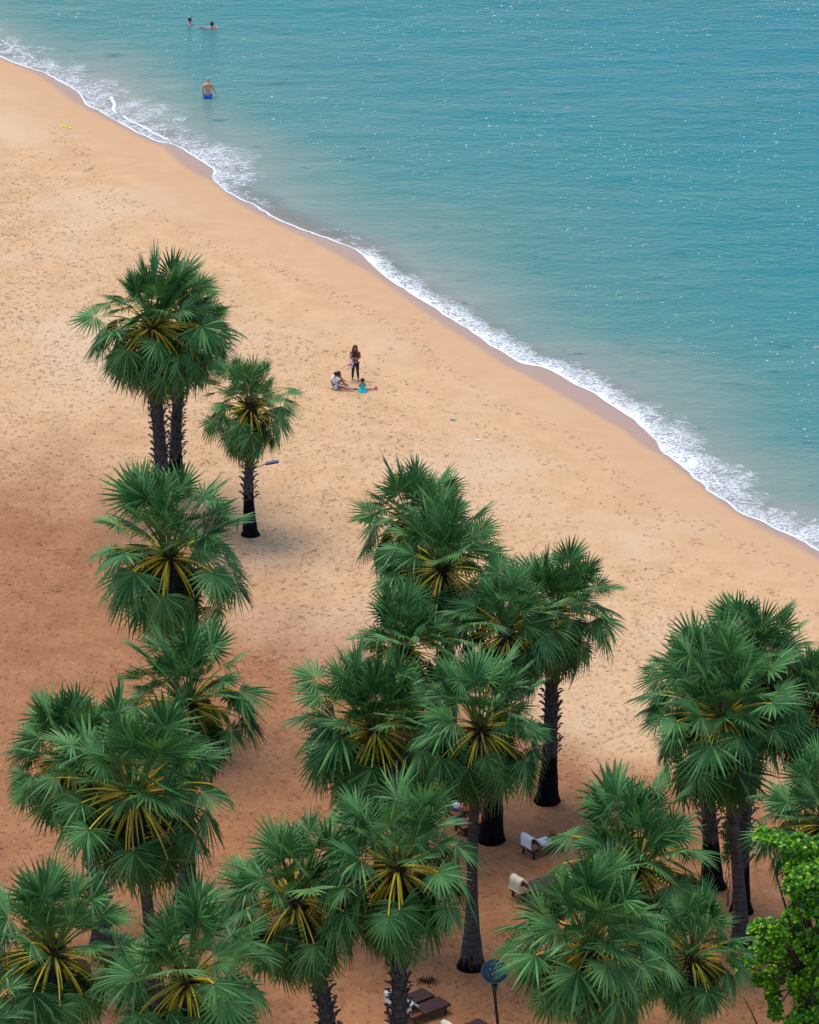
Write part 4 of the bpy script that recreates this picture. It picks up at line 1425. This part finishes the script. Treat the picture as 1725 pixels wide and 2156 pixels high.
def seated():
    b = G(702, 818)
    root = empty('person', b, 0)
    tag(root, 'person in white shirt and shorts sitting bowed on the sand, legs stretched out', 'person', 'group of three people on the sand')
    B = Body()
    B.j('pelvis', (0, 0, .13), (.12, .14))
    B.j('waist', (-.03, 0, .29), (.105, .12), 'pelvis'); B.j('chest', (.06, 0, .47), (.12, .14), 'waist'); B.j('shldr', (.12, 0, .56), (.09, .12), 'chest')
    B.j('neck', (.18, 0, .60), .05, 'shldr')
    B.head('neck', (.27, -.01, .66), (1, 0, -.75))
    # right leg stretched towards the camera side, left leg stretched away
    B.j('hipR', (.10, -.10, .11), .095, 'pelvis'); B.j('kneeR', (.42, -.20, .13), .06, 'hipR'); B.j('ankR', (.76, -.30, .06), .038, 'kneeR'); B.j('ballR', (.84, -.33, .10), .035, 'ankR'); B.j('toeR', (.86, -.34, .17), .028, 'ballR')
    B.j('hipL', (.10, .10, .12), .095, 'pelvis'); B.j('kneeL', (.33, .18, .33), .06, 'hipL'); B.j('ankL', (.50, .32, .08), .038, 'kneeL'); B.j('ballL', (.58, .35, .05), .035, 'ankL'); B.j('toeL', (.65, .37, .04), .028, 'ballL')
    B.j('shR', (.14, -.16, .54), .06, 'shldr'); B.j('elR', (.24, -.19, .30), .042, 'shR'); B.j('wrR', (.42, -.16, .24), .028, 'elR')
    B.j('shL', (.14, .16, .55), .06, 'shldr'); B.j('elL', (.32, .20, .44), .042, 'shL'); B.j('wrL', (.45, .16, .33), .028, 'elL')
    B.hand('R', 'wrR', (.9, .1, -.4), (0, 0, 1)); B.hand('L', 'wrL', (.8, -.1, -.5), (0, 0, 1))
    B.build('body', M_SKIND, root)
    B.cloth('shirt', M_SHIRT, root, ['waist', 'pelvis', 'chest', 'shldr', 'shR', 'elR', 'shL', 'elL'], .018, {'elR': ('shR', .35, .05), 'elL': ('shL', .35, .05), 'pelvis': ('waist', .15)})
    B.cloth('shorts', M_SHIRT, root, ['pelvis', 'hipR', 'kneeR', 'hipL', 'kneeL'], .016, {'kneeR': ('hipR', .55, .08), 'kneeL': ('hipL', .55, .08)})
    B.cloth('shoe', M_LILAC, root, ['ballR', 'ankR', 'toeR'], .016)
    B.cloth('shoe', M_LILAC, root, ['ballL', 'ankL', 'toeL'], .016)
    hair_cap('hair', M_HAIR, root, (.26, -.01, .68), (1, 0, -.6), 1.05, 0, 3)
    MB().ball((.10, 0, .70), (.085, .075, .085), 12, 8).build('hair_bun', M_HAIR, root, True)


def child_sitting():
    b = G(763.5, 824)
    root = empty('person', b, R_(4))
    tag(root, 'small child in cyan dress sitting on the sand, back turned, legs spread wide', 'person', 'group of three people on the sand')
    B = Body()
    B.j('pelvis', (0, 0, .09), (.10, .085))
    B.j('waist', (0, .01, .18), (.08, .065), 'pelvis'); B.j('chest', (0, .02, .28), (.085, .065), 'waist'); B.j('shldr', (0, .02, .34), (.075, .05), 'chest')
    B.j('neck', (0, .03, .38), .032, 'shldr')
    B.head('neck', (.01, .05, .475), (.1, 1, -.35), .86)
    B.j('hipL', (-.08, .03, .07), .06, 'pelvis'); B.j('kneeL', (-.27, .14, .07), .038, 'hipL'); B.j('ankL', (-.47, .26, .045), .026, 'kneeL'); B.j('ballL', (-.52, .30, .07), .024, 'ankL'); B.j('toeL', (-.53, .31, .11), .018, 'ballL')
    B.j('hipR', (.08, .03, .07), .06, 'pelvis'); B.j('kneeR', (.29, .07, .07), .038, 'hipR'); B.j('ankR', (.49, .12, .045), .026, 'kneeR'); B.j('ballR', (.55, .13, .07), .024, 'ankR'); B.j('toeR', (.57, .13, .11), .018, 'ballR')
    B.j('shL', (-.10, .02, .335), .036, 'shldr'); B.j('elL', (-.135, .04, .22), .027, 'shL'); B.j('wrL', (-.10, .16, .16), .020, 'elL')
    B.j('shR', (.10, .02, .335), .036, 'shldr'); B.j('elR', (.14, .05, .22), .027, 'shR'); B.j('wrR', (.11, .17, .17), .020, 'elR')
    B.hand('L', 'wrL', (.2, .9, -.4), (0, 0, 1), .75); B.hand('R', 'wrR', (-.2, .9, -.4), (0, 0, 1), .75)
    B.build('body', M_SKIND, root)
    # dress: bodice flaring into a skirt that rests on the sand
    v = []; f = []; n = 26
    prof = [(.36, .062, .045, .02), (.30, .094, .075, .02), (.22, .090, .075, .015), (.16, .115, .095, .01), (.10, .165, .13, .0), (.05, .215, .17, -.005), (.018, .235, .19, -.01)]
    for z, rx, ry_, cy in prof:
        for k in range(n):
            a = 2 * math.pi * k / n
            wob = 1 + .06 * math.sin(5 * a) * (1 if z < .15 else 0)
            v.append(Vector((rx * wob * math.cos(a), cy + ry_ * wob * math.sin(a), z)))
    for i in range(len(prof) - 1):
        for k in range(n):
            k2 = (k + 1) % n
            f.append((i * n + k, (i + 1) * n + k, (i + 1) * n + k2, i * n + k2))
    f.append(tuple(range(n)))
    mesh_obj('dress', v, f, M_CYAN, root, True)
    for s in (-1, 1): MB().tube([(s * .055, -.03, .34), (s * .06, .02, .385), (s * .055, .07, .34)], .012, 6).build('strap', M_CYAN, root, True)
    MB().ball((.60, .13, .09), (.075, .055, .08), 12, 8).build('shoe', M_PINK, root, True)
    hair_cap('hair', M_HAIR, root, (.01, .045, .485), (.1, 1, -.3), .9, 0, 5)


def wader():
    g0 = at_z(438.5, 205.5, 0)
    z0 = -.72
    root = empty('person', (g0.x, g0.y, z0), R_(12))
    tag(root, 'grey-haired man in blue swim trunks wading thigh-deep with his back turned', 'person', 'bathers in the sea')
    B = Body()
    B.j('pelvis', (0, 0, .92), (.165, .12))
    B.j('waist', (0, -.01, 1.08), (.155, .125), 'pelvis'); B.j('chest', (0, 0, 1.28), (.18, .12), 'waist'); B.j('shldr', (0, .01, 1.42), (.16, .085), 'chest')
    B.j('neck', (.01, .05, 1.50), .06, 'shldr')
    B.head('neck', (.035, .10, 1.62), (.35, 1, -.6), 1.05)
    for s, n in ((-1, 'L'), (1, 'R')):
        B.j('hip' + n, (s * .10, 0, .83), .11, 'pelvis'); B.j('knee' + n, (s * .12, .03, .48), .068, 'hip' + n); B.j('calf' + n, (s * .12, 0, .33), .062, 'knee' + n)
        B.j('ank' + n, (s * .12, -.01, .09), .040, 'calf' + n); B.j('heel' + n, (s * .12, -.02, .04), .04, 'ank' + n); B.j('toe' + n, (s * .13, .16, .03), .03, 'heel' + n)
        B.j('sh' + n, (s * .21, .01, 1.39), .075, 'shldr')
    B.j('elL', (-.27, -.01, 1.12), .05, 'shL'); B.j('wrL', (-.26, .05, .88), .034, 'elL')
    B.j('elR', (.28, .02, 1.13), .05, 'shR'); B.j('wrR', (.40, .10, .93), .034, 'elR')
    B.hand('L', 'wrL', (.02, .1, -1), (1, 0, 0), 1.05); B.hand('R', 'wrR', (.45, .2, -.85), (-1, 0, 0), 1.05)
    B.build('body', M_SKINB, root)
    B.cloth('swim_trunks', M_TRUNKS, root, ['pelvis', 'hipL', 'kneeL', 'hipR', 'kneeR'], .020, {'kneeL': ('hipL', .45, .10), 'kneeR': ('hipR', .45, .10)})
    hair_cap('hair', M_HAIRG, root, (.03, .09, 1.64), (.35, 1, -.45), .97, 0, 7)


def swimmer(px, py, face, label, skin, hair, arm):
    g0 = at_z(px, py, 0)
    root = empty('person', (g0.x, g0.y, -1.32))
    tag(root, label, 'person', 'bathers in the sea')
    B = Body(); f = Vector(face).normalized(); sd = Vector((f.y, -f.x, 0))

    def P_(side, fw, z): 
        q = sd * side + f * fw
        return (q.x, q.y, z)
    B.j('pelvis', P_(0, -.05, .86), (.15, .12)); B.j('waist', P_(0, -.03, 1.0), (.13, .10), 'pelvis'); B.j('chest', P_(0, 0, 1.18), (.17, .12), 'waist'); B.j('shldr', P_(0, 0, 1.32), (.15, .085), 'chest')
    B.j('neck', P_(0, .02, 1.42), .058, 'shldr')
    B.head('neck', P_(0, .05, 1.55), f, 1.0)
    for s, n in ((-1, 'L'), (1, 'R')):
        B.j('hip' + n, P_(s * .1, -.05, .77), .10, 'pelvis'); B.j('knee' + n, P_(s * .14, .08, .44), .062, 'hip' + n); B.j('ank' + n, P_(s * .16, -.1, .12), .04, 'knee' + n); B.j('toe' + n, P_(s * .17, .04, .05), .03, 'ank' + n)
        B.j('sh' + n, P_(s * .19, 0, 1.31), .07, 'shldr')
    for n, (e, w) in arm.items():
        B.j('el' + n, e, .046, 'sh' + n); B.j('wr' + n, w, .032, 'el' + n)
        d = Vector(w) - Vector(e); B.hand(n, 'wr' + n, d, (0, 0, 1))
    B.build('body', skin, root)
    B.cloth('swim_trunks', M_LEGG, root, ['pelvis', 'hipL', 'kneeL', 'hipR', 'kneeR'], .015, {'kneeL': ('hipL', .5, .09), 'kneeR': ('hipR', .5, .09)})
    c = B.hc + Vector((0, 0, .015)) - f * .01
    hair_cap('hair', hair, root, c, f, 1.02, 0, 11)


woman(); seated(); child_sitting(); wader()
swimmer(399, 51, (1, .15, 0), 'dark-haired bather up to the shoulders, left one of the far pair', M_SKINP, M_HAIR,
        {'L': ((-.05, .28, 1.20), (.10, .46, 1.28)), 'R': ((.08, -.27, 1.18), (.30, -.24, 1.20))})
swimmer(446.6, 60, (.1, 1, 0), 'brown-haired bather with one arm stretched out to the left over the water', M_SKINP, M_HAIRB,
        {'L': ((-.42, -.02, 1.34), (-.66, -.05, 1.42)), 'R': ((.30, .06, 1.30), (.24, .28, 1.36))})
print('leaves', NLEAF, 'objects', len(bpy.data.objects), 'tris~', sum(len(m.polygons) * 2 for m in bpy.data.meshes))
